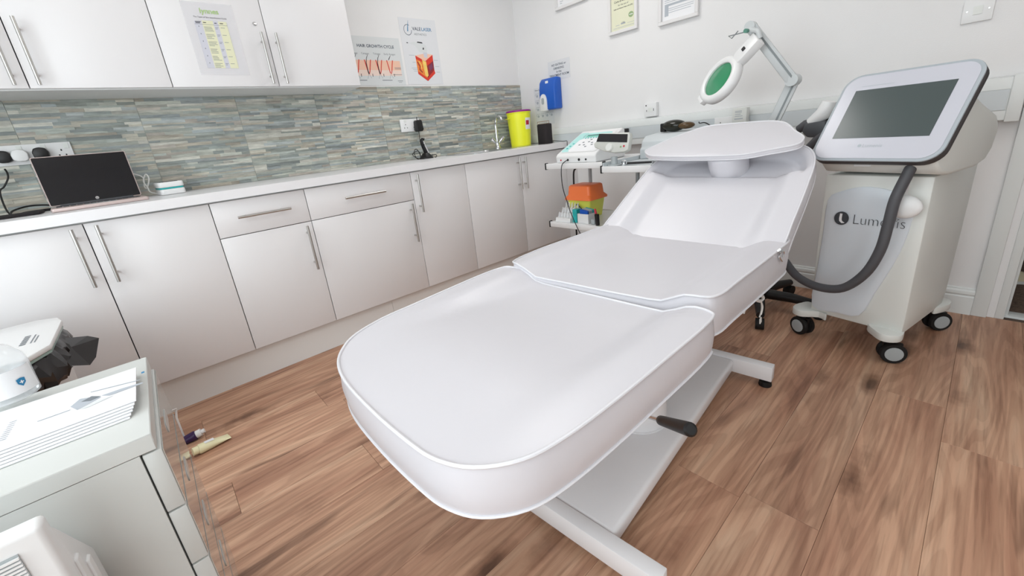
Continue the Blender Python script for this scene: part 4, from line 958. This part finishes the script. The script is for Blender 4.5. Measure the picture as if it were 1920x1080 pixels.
for a, c in ((.16, .155), (.12, .125), (.16, .128), (.19, .115), (.11, .095), (.145, .092), (.205, .09), (.17, .07), (.05, .115), (.045, .085), (.04, .058)): flat(kf, rrect(.014, .01, .003, 2, a, c), 'ink_grey' if a > .06 else 'teal', t, 'key', .0018, .001)
for yy_, m_, r_ in ((-1.075, 'label_red', .005), (-1.13, 'plastic_black', .007), (-1.215, 'plastic_black', .008), (-1.265, 'plastic_black', .006)): B().lathe((-.7452, yy_, T1 + .02), (-1, 0, 0), [(r_, 0), (r_, .002), (r_ * .3, .0022)], 12).obj('jack', m_, t)
def tcable(label, pts, r=.003): return cable(label, pts, r)
tcable('thin black lead hanging from the keypad device in a long arc', [(-.752, -1.13, T1 + .02), (-.80, -1.125, T1 - .01), (-.81, -1.13, T1 - .12), (-.80, -1.15, .6), (-.80, -1.19, .5), (-.79, -1.25, .38), (-.76, -1.33, .3), (-.72, -1.4, .2)], .0026)
tcable('straight black cable dropping behind the sharps box', [(-.5, -.985, .76), (-.5, -.965, .72), (-.5, -.962, .5), (-.5, -.963, .15)], .006)
# --- display with knob on a post, on the tray trolley
t = thing('knob_device', 'small grey control display with a round knob on a post', 'device', (-.75, -1.48, T2))
df = Fr(onx((1146, 274), -.60), (-.12, -.99, 0), V3((.14, 0, .99))); 
df = Fr(onx((1147, 274), -.765), V3((-.05, -1, 0)), V3((.28, 0, .96)))
def dpx(p): 
    q = onpl(p, df.o, df.n) - df.o; return (q.dot(df.r), q.dot(df.u))
outl = [dpx(p) for p in ((1126, 250), (1180, 247), (1181, 255), (1177, 280), (1170, 284), (1150, 286), (1130, 283), (1114, 277), (1113, 270), (1121, 262))]
b = B().prism(df.poly(outl, -.03), df.n * .03); b.bevel(.005, 2); hd_ = b.obj('display_head', mat('device_grey', rgb(206, 208, 202), .4), t)
flat(df, [dpx(p) for p in ((1118.5, 266.3), (1176, 266.5), (1177.5, 251), (1124, 251.5))], 'screen_black', hd_, 'screen', .0006, .001)
kn = dpx((1143.5, 277)); B().lathe(df.p(kn[0], kn[1], .0002), df.n, [(.022, 0), (.022, .01), (.019, .014), (.002, .0145)], 20).obj('knob', 'plastic_offwhite', hd_)
for p, m_ in (((1164, 275), 'seal_green'), ((1170, 273.5), 'label_red')):
    a, c = dpx(p); flat(df, rrect(.01, .01, .002, 2, a, c), m_, hd_, 'button', .0004, .0012)
pb0 = df.p(.0, -.055, -.02); pb0.y = min(pb0.y, -1.465); pb0.x = max(pb0.x, -.755); B().lathe(V3((pb0.x, pb0.y, T2 + .002)), (0, 0, 1), [(.036, 0), (.036, .005), (.018, .008), (.017, pb0.z - T2)], 18).obj('post', 'plastic_grey', t)
# --- bulky white unit behind, and the gold-black goggles on it
b = B().prism([(-.44, -1.43, T2 + .001), (-.12, -1.43, T2 + .001), (-.12, -1.43, .93), (-.14, -1.43, .945), (-.38, -1.43, .93), (-.42, -1.43, .90), (-.425, -1.43, .87), (-.44, -1.43, .86)], (0, -.275, 0)); b.bevel(.006, 2, 40)
tag(b.obj('therapy_unit', 'blue_grey_panel'), 'long pale housing lying on the trolley below the trunking', 'device')
g = onx((1276, 245), -.2); g = V3((-.18, -1.62, .947))
gc = onx((1274, 246), -.26); gc.z = .972
t = thing('laser_goggles', 'black and amber goggles lying on the pale housing', 'goggles', V3((gc.x, gc.y, .94)))
b = B().ball((gc.x, gc.y + .035, gc.z), (.045, .075, .034), 16, 10); b.obj('shell', 'goggle_black', t)
b = B().ball((gc.x - .012, gc.y - .045, gc.z - .004), (.034, .05, .02), 14, 8); b.obj('amber_lens', 'amber', t)
b = B().obox((gc.x, gc.y + .095, gc.z - .006), (.05, 0, 0), (0, .03, 0), (0, 0, .05)); b.bevel(.006, 2); b.obj('side_shield', 'plastic_black', t)
tcable('thin black cable arching from the goggles to the trunking', [V3((gc.x + .02, gc.y - .104, gc.z + .006)), onx((1312, 231), -.14), onx((1322, 230), -.08), onx((1335, 237), -.07), onx((1350, 245), -.07)], .003)
# --- steel ball joint and dark rod on the tray
t = thing('clamp_knob', 'small steel clamp with a black rod on the tray trolley', 'clamp', onz((1170, 309), T2 + .001))
q = onz((1170, 309), T2 + .001); B().lathe(q, (0, 0, 1), [(.022, 0), (.022, .006), (.012, .008), (.014, .02), (.006, .026)], 16).obj('clamp', 'chrome', t); B().cyl(q + V3((.0, -.02, .008)), q + V3((.03, -.16, .008)), .006, n=10).obj('rod', 'plastic_black', t)
# --- black box with plugs beyond the device on the trunking
b = B().box(-.1, -.058, -1.155, -1.03, .955, .99); b.bevel(.005, 2)
q0_, q1_ = onx((1157, 248), -.075), onx((1177, 244), -.075)
t = thing('plug_block', 'black plug block on the trunking behind the keypad device', 'plug', (q0_ + q1_) / 2)
b = B().box(-.10, -.0571, q1_.y, q0_.y - .012, q0_.z - .018, q0_.z + .02); b.bevel(.005, 2); b.obj('block', 'plastic_black', t)
b = B().box(-.085, -.0571, q0_.y, q0_.y + .04, q0_.z - .012, q0_.z + .014); b.bevel(.004, 2); b.obj('block_end', 'plastic_black', t)
# --- orange and yellow sharps box, lower shelf
LS = .4525
sx, sy = -.53, -1.085
t = thing('sharps_box', 'square yellow sharps box with an orange lid on the lower shelf', 'sharps box', (sx, sy, LS))
def sq(w, d, z, r=.012): return [V3((sx + a, sy + c, z)) for a, c in rrect(d, w, r, 3)]
b = B().loft([sq(.155, .14, LS + .0005), sq(.185, .165, LS + .115), sq(.19, .17, LS + .118)]); b.obj('tub', 'bin_yellow', t)
b = B().loft([sq(.215, .195, LS + .1185, .015), sq(.215, .195, LS + .132, .015), sq(.185, .165, LS + .15, .02), sq(.175, .155, LS + .205, .02), sq(.16, .14, LS + .212, .02)]); b.obj('lid', 'bin_orange', t)
lf_ = Fr((sx - .083, sy, LS), (0, -1, 0), V3((-.1, 0, 1)))
flat(lf_, [(.0, .02), (.05, .06), (.0, .1), (-.05, .06)], 'ink_navy', t, 'hazard_mark', .006, .0006); flat(lf_, [(.0, .03), (.038, .06), (.0, .09), (-.038, .06)], 'bin_yellow', t, 'hazard_field', .0068, .0006); stroke(lf_, [(-.018, .045), (.018, .075)], .006, 'ink_navy', t, 'hazard_stroke', .0078); stroke(lf_, [(-.018, .075), (.018, .045)], .006, 'ink_navy', t, 'hazard_stroke', .0078)
# --- vial rack and small packs on the lower shelf
t = thing('vial_rack', 'white stepped rack of glass vials at the left of the lower shelf', 'rack', (-.70, -1.06, LS))
b = B().prism([(-.755, -1.005, LS + .0005), (-.64, -1.005, LS + .0005), (-.64, -1.005, LS + .075), (-.675, -1.005, LS + .075), (-.68, -1.005, LS + .05), (-.71, -1.005, LS + .05), (-.715, -1.005, LS + .028), (-.75, -1.005, LS + .026)], (0, -.12, 0)); b.obj('rack', 'plastic_white', t, smooth=0)
for r, (xx, zz) in enumerate(((-.733, .028), (-.696, .051), (-.657, .076))):
    for c in range(5):
        yy_ = -1.018 - c * .0235; B().lathe((xx, yy_, LS + zz), (.25, 0, 1), [(.007, 0), (.007, .022), (.004, .026), (.005, .034)], 8).obj('vial', 'clear', t)
b = B().box(-.735, -.69, -1.165, -1.132, LS + .0006, LS + .085); b.bevel(.002, 1); tag(b.obj('carton', 'teal'), 'slim turquoise carton standing by the vial rack', 'carton')
t = thing('carton', 'open white carton of supplies on the lower shelf', 'carton', (-.69, -1.215, LS))
B().box(-.735, -.645, -1.255, -1.172, LS + .0006, LS + .003).box(-.735, -.733, -1.255, -1.172, LS + .003, LS + .06).box(-.647, -.645, -1.255, -1.172, LS + .003, LS + .06).box(-.733, -.647, -1.174, -1.172, LS + .003, LS + .06).box(-.733, -.647, -1.255, -1.253, LS + .003, LS + .06).obj('tray', 'plastic_white', t, smooth=0)
for k, m_ in enumerate(('blue_plastic', 'plastic_grey', 'ink_light', 'teal')): B().obox((-.715 + k * .018, -1.212, LS + .045), (.012, 0, .004), (0, .06, .01), (-.004, 0, .07)).obj('packet', m_, t, smooth=0)
b = B().box(-.735, -.70, -1.30, -1.272, LS + .0006, LS + .03); b.bevel(.003, 1); tag(b.obj('steel_clip', 'plastic_grey'), 'small grey clip near the end of the lower shelf', 'clip')
B_ = B().tube([(-.75, -1.335, LS + .004), (-.75, -1.33, LS + .07)], [.012, .014], 12); tag(B_.obj('marker_pen', 'plastic_black'), 'short black marker standing at the shelf end', 'pen')
B_ = B().tube([(-.75, -1.325, LS + .072), (-.745, -1.315, LS + .1)], [.007, .006], 10); tag(B_.obj('pen_cap', 'label_red'), 'small red cap above the black marker', 'cap')
# --- black monitor on the lower shelf of the tray trolley
t = thing('tilted_monitor', 'dark device with a grey front half hidden behind the couch', 'monitor', (-.62, -1.6, .44))
mo = [onx(p, -.68) for p in ((1141, 398), (1150, 371), (1185, 362), (1200, 398))]
b = B().prism([(-.72, -1.47, .4406), (-.50, -1.47, .4406), (-.52, -1.47, .62), (-.66, -1.47, .60)], (0, -.24, 0)); b.bevel(.005, 2); b.obj('case', 'plastic_black', t)
mf_ = Fr((-.7215, -1.47, .4406), (0, -1, 0), V3((.06, 0, .16))); flat(mf_, [(.03, .01), (.235, .01), (.235, .155), (.03, .155)], mat('monitor_grey', rgb(160, 168, 172), .35), t, 'front', .0015, .002)
for lb, yy_ in (('left of two thin cables hanging below the tray trolley', -1.50), ('right of two thin cables hanging below the tray trolley', -1.56)):
    tcable(lb, [(-.5, yy_, T2 - .04), (-.5, yy_ - .003, .74), (-.51, yy_ + .01, .66), (-.52, yy_ + .016, .625)], .005)
tcable('pale pipe bending along the wall under the trolley', [(-.03, -.7, .3), (-.03, -.86, .28), (-.03, -.95, .24), (-.03, -.97, .15), (-.03, -.97, .135)], .009).data.materials[0] = MT['plastic_grey']

# ================================================================== magnifier lamp on a rolling stand
LX, LY = -.42, -2.115
ml = thing('magnifier_lamp', 'white magnifier lamp with a green lens on a jointed arm', 'lamp', (LX, LY, 0))
hub = V3((LX, LY, .085)); B().lathe(V3((LX, LY, .06)), (0, 0, 1), [(.045, 0), (.05, .01), (.05, .05), (.035, .06), (.022, .065), (.02, .14)], 20).obj('hub', 'plastic_black', ml)
for k in range(5):
    a = math.radians(200 + 72 * k); d = V3((math.cos(a), math.sin(a), 0)); e = hub + d * .27 - V3((0, 0, .012))
    lg_ = B().tube([hub + d * .03, hub + d * .15, e], [.027, .024, .018], 10).obj('base_leg', 'plastic_black', ml)
    n_ = d.cross(V3((0, 0, 1))); B().cyl(V3((e.x, e.y, .028)) - n_ * .018, V3((e.x, e.y, .028)) + n_ * .018, .0275, n=18).obj('castor', 'rubber_black', lg_)
pole_top = onx((1442, 232), -.42)
pole_top = V3((LX, LY, .93))
B().cyl((LX, LY, .12), pole_top, .0125, n=14).obj('pole', 'lamp_grey', ml); B().lathe(pole_top - V3((0, 0, .03)), (0, 0, 1), [(.02, 0), (.02, .04), (.014, .045)], 14).obj('clamp', 'lamp_grey', ml)
def arm(p0, p1, w=.046, d=.026, name='arm'):
    ax = (p1 - p0); n_ = V3((1, .15, 0)).normalized(); s_ = ax.normalized().cross(n_).normalized(); n_ = s_.cross(ax.normalized())
    b = B().obox((p0 + p1) / 2, s_ * w, n_ * d, ax); b.bevel(.004, 2); a_ = b.obj(name, 'lamp_grey', ml)
    b = B().obox((p0 + p1) / 2 - n_ * (d / 2 + .0005) * (1 if n_.x > 0 else -1) - s_ * .007, s_ * .008, n_ * .003, ax * .94); b.obj('spring_cover', 'lamp_dark', a_, smooth=0)
    return s_, n_
j0, j1, j2 = pole_top + V3((0, 0, .01)), onx((1489, 150), -.40), onx((1408, 50), -.46)
arm(j0, j1); arm(j1 + V3((-.03, 0, 0)), j2)
B().cyl(j1 + V3((-.045, 0, 0)), j1 + V3((.02, 0, 0)), .026, n=20).obj('elbow_joint', 'lamp_grey', ml)
B().cyl(j2 + V3((-.02, 0, 0)), j2 + V3((.02, 0, 0)), .022, n=18).obj('wrist_joint', 'lamp_grey', ml)
ha = V3((0, -.72, .69)).normalized(); hn = V3((-.77, .43, .455)); hn = (hn - ha * hn.dot(ha)).normalized(); hs_ = ha.cross(hn)
hc = onx((1349, 150), -.52)
HF = Fr(hc, hs_ * -1, ha)
if HF.n.dot(hn) < 0: HF = Fr(hc, hs_, ha)
def hring(R, z, e=1.0): return [HF.p(R * math.cos(a), R * math.sin(a) * e, z) for a in ang(40)]
b = B().loft([hring(.078, .012), hring(.084, .017), hring(.098, .017), hring(.108, .010), hring(.112, -.004), hring(.108, -.024), hring(.098, -.032), hring(.08, -.032), hring(.078, -.02), hring(.078, .012)], cap=False); hd2 = b.obj('lamp_head', 'plastic_white', ml)
b = B().loft([hring(.0775, -.006), hring(.0775, .004), hring(.05, .009), hring(.02, .011), hring(.001, .0115)]); b.obj('lens', 'lens_green', ml)
b = B().prism(HF.poly([(-.03, .10), (.03, .10), (.036, .12), (.036, .215), (-.036, .215), (-.036, .12)], -.028), HF.n * .043); b.bevel(.007, 2); nk = b.obj('head_neck', 'plastic_white', ml)
b = B().prism(HF.poly(rrect(.02, .016, .003, 3, .0, .152), .0155), HF.n * .003); b.obj('switch', 'plastic_black', nk)
b = B().prism(HF.poly([(-.03, -.104), (.03, -.104), (.026, -.124), (-.026, -.124)], -.02), HF.n * .03); b.bevel(.004, 2); b.obj('front_tab', 'plastic_white', ml)
nk0 = HF.p(0, .215, -.01)
B().tube(smooth_path([nk0, nk0 + V3((.0, .01, .03)), (nk0 + j2) / 2 + V3((0, .015, .01)), j2], 4), .011, 10).obj('yoke', 'lamp_grey', ml)
B().ball((nk0 + j2) / 2 + V3((0, .012, .008)), .018, 14, 8).obj('ball_joint', 'lamp_grey', ml)
q = (nk0 + j2) / 2 + V3((-.01, .02, .01)); B().tube([q, onx((1366, 68), -.5), onx((1372, 72), -.5), onx((1384, 58), -.5)], .0025, 6).obj('wire_hook', 'lamp_dark', ml)
B().cyl(q + V3((-.012, .005, .0)), q + V3((-.03, .008, 0)), .009, n=10).obj('knob', mat('knob_green', rgb(90, 140, 124), .4), ml)
# --- shoe in the hallway
sq_ = onz((1888, 526), 0.0)
t = thing('shoe', 'pale canvas shoe on the dark hallway carpet beyond the doorway', 'shoe', (sq_.x, sq_.y, 0))
sd = V3((.35, -.94, 0)).normalized(); sn = V3((sd.y, -sd.x, 0))
def sec(u, w, h, z0=.012): return [V3((sq_.x, sq_.y, -.004)) + sd * u + sn * (w * math.cos(a)) + V3((0, 0, z0 + max(0, math.sin(a)) * h)) for a in ang(16)]
B().loft([sec(-.2, .02, .05), sec(-.18, .034, .075), sec(-.12, .036, .08), sec(-.05, .04, .075), sec(.02, .044, .055), sec(.06, .04, .04), sec(.085, .022, .025)]).obj('upper', 'shoe_cream', t)
def sol(u, w): return (u, w)
so = [(-.205, .0), (-.2, .025), (-.12, .036), (.0, .045), (.06, .042), (.09, .02), (.095, 0)]
b = B().prism([V3((sq_.x, sq_.y, -.0035)) + sd * u + sn * w for u, w in so] + [V3((sq_.x, sq_.y, -.0035)) + sd * u - sn * w for u, w in so[-2:0:-1]], (0, 0, .016)); b.obj('sole', 'plastic_offwhite', t)
# ================================================================== drawer unit and things at the lower left
DZT = .65
ux1 = -2.812; uy0, uy1 = -2.026, -1.66; ux0 = -3.27
du = thing('drawer_unit', 'low white drawer unit with glossy drawer fronts beside the bin', 'drawer unit', ((ux0 + ux1) / 2, (uy0 + uy1) / 2, 0))
b = B().box(ux0, ux1, uy0, uy1, DZT - .028, DZT); b.bevel(.0015, 1); b.obj('top', 'drawer_white', du)
B().box(ux0, ux1 - .022, uy0 + .001, uy0 + .015, .02, DZT - .0285).box(ux0, ux1 - .022, uy1 - .015, uy1 - .001, .02, DZT - .0285).box(ux0, ux0 + .012, uy0 + .015, uy1 - .015, .02, DZT - .0285).box(ux0, ux1 - .022, uy0 + .015, uy1 - .015, .02, .035).obj('carcass', 'drawer_white', du, smooth=0)
zt = DZT - .031; dh = .1145
for k in range(5):
    z1 = zt - k * dh; z0 = z1 - dh + .003
    b = B().box(ux1 - .02, ux1 + .004, uy0 + .002, uy1 - .002, z0, z1); b.bevel(.002, 2); dr_ = b.obj('drawer', 'drawer_white', du)
    fd = Fr((ux1 + .004, (uy0 + uy1) / 2, (z0 + z1) / 2), (0, 1, 0), (0, 0, 1))
    rect(fd, -.178, .178, -.052, .052, 'drawer_gloss', dr_, 'gloss_front', .0004, .001); flat(fd, rrect(.075, .022, .011, 6, 0, .012), 'drawer_white', dr_, 'finger_slot', .0016, .001)
b = B().box(ux0 + .01, ux1 - .03, uy0 + .01, uy1 - .01, .001, .0195); b.obj('plinth', 'plastic_dark', du, smooth=0)
# --- stack of leaflets on the unit
lr = random.Random(4)
for k in range(6):
    z = DZT + .0008 + k * .0032; sh = (-.004 * (5 - k) * .6, -.0065 * (5 - k)); th_ = lr.uniform(-.012, .012)
    x1_, y0_, y1_ = ux1 - .012 + sh[0], -1.922 + sh[1], -1.762 + sh[1] * .4
    b = B().obox(((x1_ - .1), (y0_ + y1_) / 2, z + .0011), (.2, .2 * th_, 0), (-.16 * th_, .16, 0), (0, 0, .0022))
    top = k == 5
    o = b.obj('leaflet', 'paper_white', smooth=0)
    tag(o, ('lowest leaflet of the stack, lying on the drawer unit', 'second leaflet from the bottom of the stack on the drawer unit', 'third leaflet from the bottom of the stack on the drawer unit', 'third leaflet from the top of the stack on the drawer unit', 'second leaflet from the top of the stack, under the printed one', 'topmost leaflet of the stack, printed with a grey device')[k], 'leaflet', 'leaflets stacked on the drawer unit')
    if top: lt = o; LZ = z + .0023
def lpt(p): return onz(p, LZ)
def lflat(pxs, mt, nm, dz=.0002):
    return B().poly([lpt(p) + V3((0, 0, dz)) for p in pxs]).obj(nm, mt, lt, smooth=0)
lflat([(132, 763), (150, 748), (175, 744), (190, 745), (168, 757), (145, 769)], 'ink_light', 'device_print'); lflat([(152, 754), (172, 743), (190, 743), (170, 752)], 'ink_grey', 'device_print', .0004); lflat([(150, 768), (180, 752), (215, 741), (200, 748), (165, 764)], 'paper_shade', 'device_print', .0004)
lflat([(190, 742), (230, 728), (268, 717), (268, 719), (235, 731), (205, 742)], 'ink_light', 'hose_print', .0004)
lflat([(265, 698), (271, 696), (271, 699), (265, 701)], 'ink_blue', 'tab_print', .0004)
for a, c in (((70, 790), (132, 768)), ((170, 735), (262, 712))):
    lflat([a, c, (c[0], c[1] + 1.2), (a[0], a[1] + 1.2)], 'ink_light', 'line_print', .0004)
for i_ in range(9):                                     # faint pale-blue capitals along the left of the leaflet, not legible in the photograph
    a = lpt((12 + i_ * 2.5, 823 - i_ * 4.3)); rr_ = (lpt((34, 786)) - lpt((12, 823))).normalized(); uu_ = V3((0, 0, 1)).cross(rr_)
    B().poly([a + rr_ * p_ + uu_ * q_ + V3((0, 0, .0006)) for p_, q_ in ((0, 0), (.0018, 0), (.0018, .009), (0, .009))]).obj('letter_stroke', 'ink_light', lt, smooth=0)
# --- sanitiser bottle
bt = V3((-2.952, -1.775, LZ + .0005)); bt = onz((18, 748), LZ + .0015)
t = thing('sanitiser_bottle', 'clear hand sanitiser pump bottle with a shield label on the leaflets', 'bottle', bt)
B().lathe(bt, (0, 0, 1), [(.036, 0), (.041, .004), (.042, .06), (.040, .075), (.028, .095), (.014, .105), (.013, .115)], 28).obj('bottle', 'clear', t)
B().lathe(bt + V3((0, 0, .002)), (0, 0, 1), [(.034, 0), (.0385, .004), (.0395, .045), (.0385, .05)], 28).obj('gel', mat('gel', (.9, .94, .97), .05, trans=.9, ior=1.33, vary=0), t)
b = B(); A = [math.radians(200 + 150 * i / 20) for i in range(21)]
b.loft([[bt + V3((math.cos(a) * .0428, math.sin(a) * .0428, z)) for a in A] for z in (.014, .06)], closed=False); lb_ = b.obj('label', 'paper_white', t)
to_cam = (CAM - bt); ac = math.atan2(to_cam.y, to_cam.x) + .5
q = Fr(bt + V3((math.cos(ac) * .0432, math.sin(ac) * .0432, .034)), (-math.sin(ac), math.cos(ac), 0), (0, 0, 1))
flat(q, [(-.006, .006), (0, .0075), (.006, .006), (.0055, -.002), (0, -.008), (-.0055, -.002)], 'ink_blue', lb_, 'shield', .0006, .0004); rect(q, -.003, .003, -.0008, .0008, 'paper_white', lb_, 'cross_mark', .0012, .0002); rect(q, -.0008, .0008, -.003, .003, 'paper_white', lb_, 'cross_mark', .0013, .0002)
B().lathe(bt + V3((0, 0, .1155)), (0, 0, 1), [(.015, 0), (.015, .015), (.008, .018), (.005, .02), (.005, .045), (.01, .046), (.011, .06), (.004, .062)], 18).obj('pump', 'plastic_white', t)
B().tube(smooth_path([bt + V3((0, 0, .168)), bt + V3((.02, -.01, .17)), bt + V3((.032, -.016, .165)), bt + V3((.036, -.018, .155))], 3), .005, 8).obj('nozzle', 'plastic_white', t)
# --- waste bin with black bag
BZ = .6
t = thing('waste_bin', 'white lidded waste bin with a black bag sticking out', 'bin', (-3.24, -1.0, 0))
lid = [(-3.05, -.80), (-3.034, -.86), (-3.032, -1.13), (-3.075, -1.216), (-3.15, -1.235), (-3.44, -1.235), (-3.45, -1.20), (-3.45, -.80), (-3.42, -.765), (-3.10, -.765)]
def insetp(k, z): 
    c = (-3.24, -1.0); return [V3((c[0] + (x - c[0]) * k, c[1] + (y - c[1]) * k, z)) for x, y in lid]
b = B().loft([insetp(.80, .005), insetp(.92, BZ - .06), insetp(.92, BZ - .045)]); b.bevel(.006, 2, 30); b.obj('body', 'plastic_white', t)
b = B().prism(insetp(1., BZ - .016), (0, 0, .016)); b.bevel(.004, 2, 30); ld = b.obj('lid', 'plastic_white', t)
B().prism(insetp(.985, BZ - .024), (0, 0, .0075)).obj('lid_seal', 'bag_green', t, smooth=0)
bl_ = B(); rb_ = random.Random(9); R0, R1, R2 = [], [], []
dense = []
L_ = insetp(.955, 0)
for i in range(len(L_)):
    a, c = L_[i], L_[(i + 1) % len(L_)]
    n_ = max(2, int((c - a).length / .018))
    for j in range(n_): dense.append(a + (c - a) * j / n_)
cen_ = V3((-3.24, -1.0, 0))
rows_ = []
for z, off, am in ((BZ - .026, .0, .004), (BZ - .045, .012, .008), (BZ - .07, .016, .012), (BZ - .095, .012, .014), (BZ - .115, .004, .012)):
    rows_.append([p + (p - cen_).normalized() * (off + rb_.uniform(-am, am)) + V3((0, 0, z + rb_.uniform(-.006, .006))) for p in dense])
bl_.loft(rows_, cap=False); bl_.obj('bag_skirt', 'bag_black', t, smooth=20)
c0_ = V3((-3.03, -1.02, BZ - .05)); b = B()
pts_ = [c0_ + V3((.0, .07, .01)), c0_ + V3((.05, .06, .0)), c0_ + V3((.075, .04, -.012)), c0_ + V3((.06, -.03, -.05)), c0_ + V3((.045, -.06, -.06)), c0_ + V3((.0, -.09, -.03))]
mid_ = c0_ + V3((.035, .0, -.035)); q_ = [b.bm.verts.new(p) for p in pts_]; mv = b.bm.verts.new(mid_); mv2 = b.bm.verts.new(mid_ + V3((-.02, 0, .03)))
for a, c in zip(q_, q_[1:]): b.bm.faces.new((a, c, mv)); b.bm.faces.new((c, a, mv2))
b.bm.faces.new((q_[0], mv, mv2)); b.bm.faces.new((q_[-1], mv2, mv)); b.obj('bag_corner', 'bag_black', t, smooth=0)
lines_print(Fr(V3((-3.09, -1.06, BZ + .0003)), (0, 1, 0), (-1, 0, 0)), [(i * .017, i * .017 + .011, .0, .013) for i in range(6)] + [(0, .09, -.012, .003), (0, .07, -.02, .003)], 'ink_grey', ld)
b = B()
# --- tubes and wire on the floor
def lying_tube(label, pa, pb, r, mt, cap, name='cream_tube'):
    a, c = onz(pa, r), onz(pb, .006); t = thing(name, label, 'tube', ((a.x + c.x) / 2, (a.y + c.y) / 2, 0)); d = (c - a).normalized(); L_ = (c - a).length; s_ = V3((-d.y, d.x, 0)).normalized(); u_ = s_.cross(d) * -1
    if u_.z < 0: u_ = -u_
    R_ = []
    for f, w_, h_ in ((0., .85, .85), (.04, 1, 1), (.4, 1.0, .9), (.75, 1.1, .5), (.95, 1.15, .14), (1., 1.15, .1)):
        R_.append([a + d * L_ * f + s_ * (math.cos(q) * r * w_) + u_ * (math.sin(q) * r * h_) for q in ang(18)])
    B().loft(R_).obj('tube', mt, t)
    B().cyl(a - d * .018, a - d * .0005, r * .8, n=16).obj('cap', cap, t)
    return t, a, d, s_, u_, L_
t, a_, d_, s2_, u2_, L2 = lying_tube('cream squeeze tube lying on the wooden floor', (372, 843), (430, 817), .019, 'tube_cream', 'tube_cream')
b = B().loft([[a_ + d_ * L2 * f + s2_ * (math.cos(q) * .0206) + u2_ * (math.sin(q) * .0195) for q in [math.pi * (.15 + .5 * i / 8) for i in range(9)]] for f in (.2, .5)], closed=False); b.obj('label', 'paper_white', t)
t, a_, d_, s2_, u2_, L2 = lying_tube('dark purple tube with white cap lying against the drawer unit', (368, 815), (325, 838), .019, 'tube_purple', 'plastic_white', 'purple_tube')
B().cyl(a_ - d_ * .03, a_ - d_ * .018, .009, n=12).obj('nozzle', 'plastic_white', t)
w0 = onz((345, 828), .006)
wq = [V3((-2.86, -.92, .006)), V3((-2.845, -.86, .006)), V3((-2.855, -.84, .10)), V3((-2.85, -.86, .185)), V3((-2.875, -.90, .19)), V3((-2.93, -.92, .17))]
wp = [onz((347, 824), .004), ony((331, 784), -.87), ony((330, 767), -.86), ony((312, 774), -.90)]
tag(B().tube([wp[0], wp[1], wp[2], wp[3], V3((wp[3].x - .02, wp[3].y, .004))], .004, 8).obj('wire_stand', 'plastic_white'), 'bent white wire stand between the drawer unit and the cabinets', 'wire')
# --- white mesh fan heater at the lower left picture corner
hx1, hy0 = -2.912, -2.14
t = thing('fan_heater', 'white fan heater with a fine mesh front at the lower left corner', 'heater', (-3.05, -2.09, 0))
TZ = .660
b = B().prism([(-3.20, -2.1365, .03), (-3.20, -2.1365, TZ - .012), (-3.20, -2.12, TZ - .03), (-3.20, -2.045, .53), (-3.20, -2.045, .03)], (hx1 + 3.20, 0, 0)); b.bevel(.005, 2); b.obj('body', 'plastic_white', t)
b = B().box(-3.205, hx1 + .003, -2.165, -2.137, .03, TZ + .004); b.bevel(.006, 3); fr0 = b.obj('front_frame', 'plastic_white', t)
B().box(-3.19, hx1 - .02, -2.1665, -2.1655, .06, TZ - .016).obj('mesh_backing', 'plastic_grey', t, smooth=0)
b = B()
nz = 124
for i in range(nz):
    z = .064 + (TZ - .084) * i / (nz - 1); b.box(-3.19, hx1 - .02, -2.1695, -2.167, z - .0013, z + .0013)
tag(b.obj('mesh_front', 'plastic_white', t, smooth=0), kind='stuff')
for k in range(2):
    b = B().box(hx1 - .002, hx1 + .003, -2.125 + k * .03, -2.108 + k * .03, TZ - .24, TZ - .085 - k * .03); b.bevel(.002, 1); b.obj('side_rib', 'plastic_white', t)
for k in range(2):
    b = B().box(hx1 + .0002, hx1 + .005, -2.125, -2.06, TZ - .20 - k * .02, TZ - .19 - k * .02); b.obj('vent', 'plastic_white', t, smooth=0)
b = B().prism([V3((x, y, .0005)) for x, y in rrect(.34, .13, .03, 4, -3.06, -2.10)], (0, 0, .029)); b.obj('foot', 'plastic_white', t)
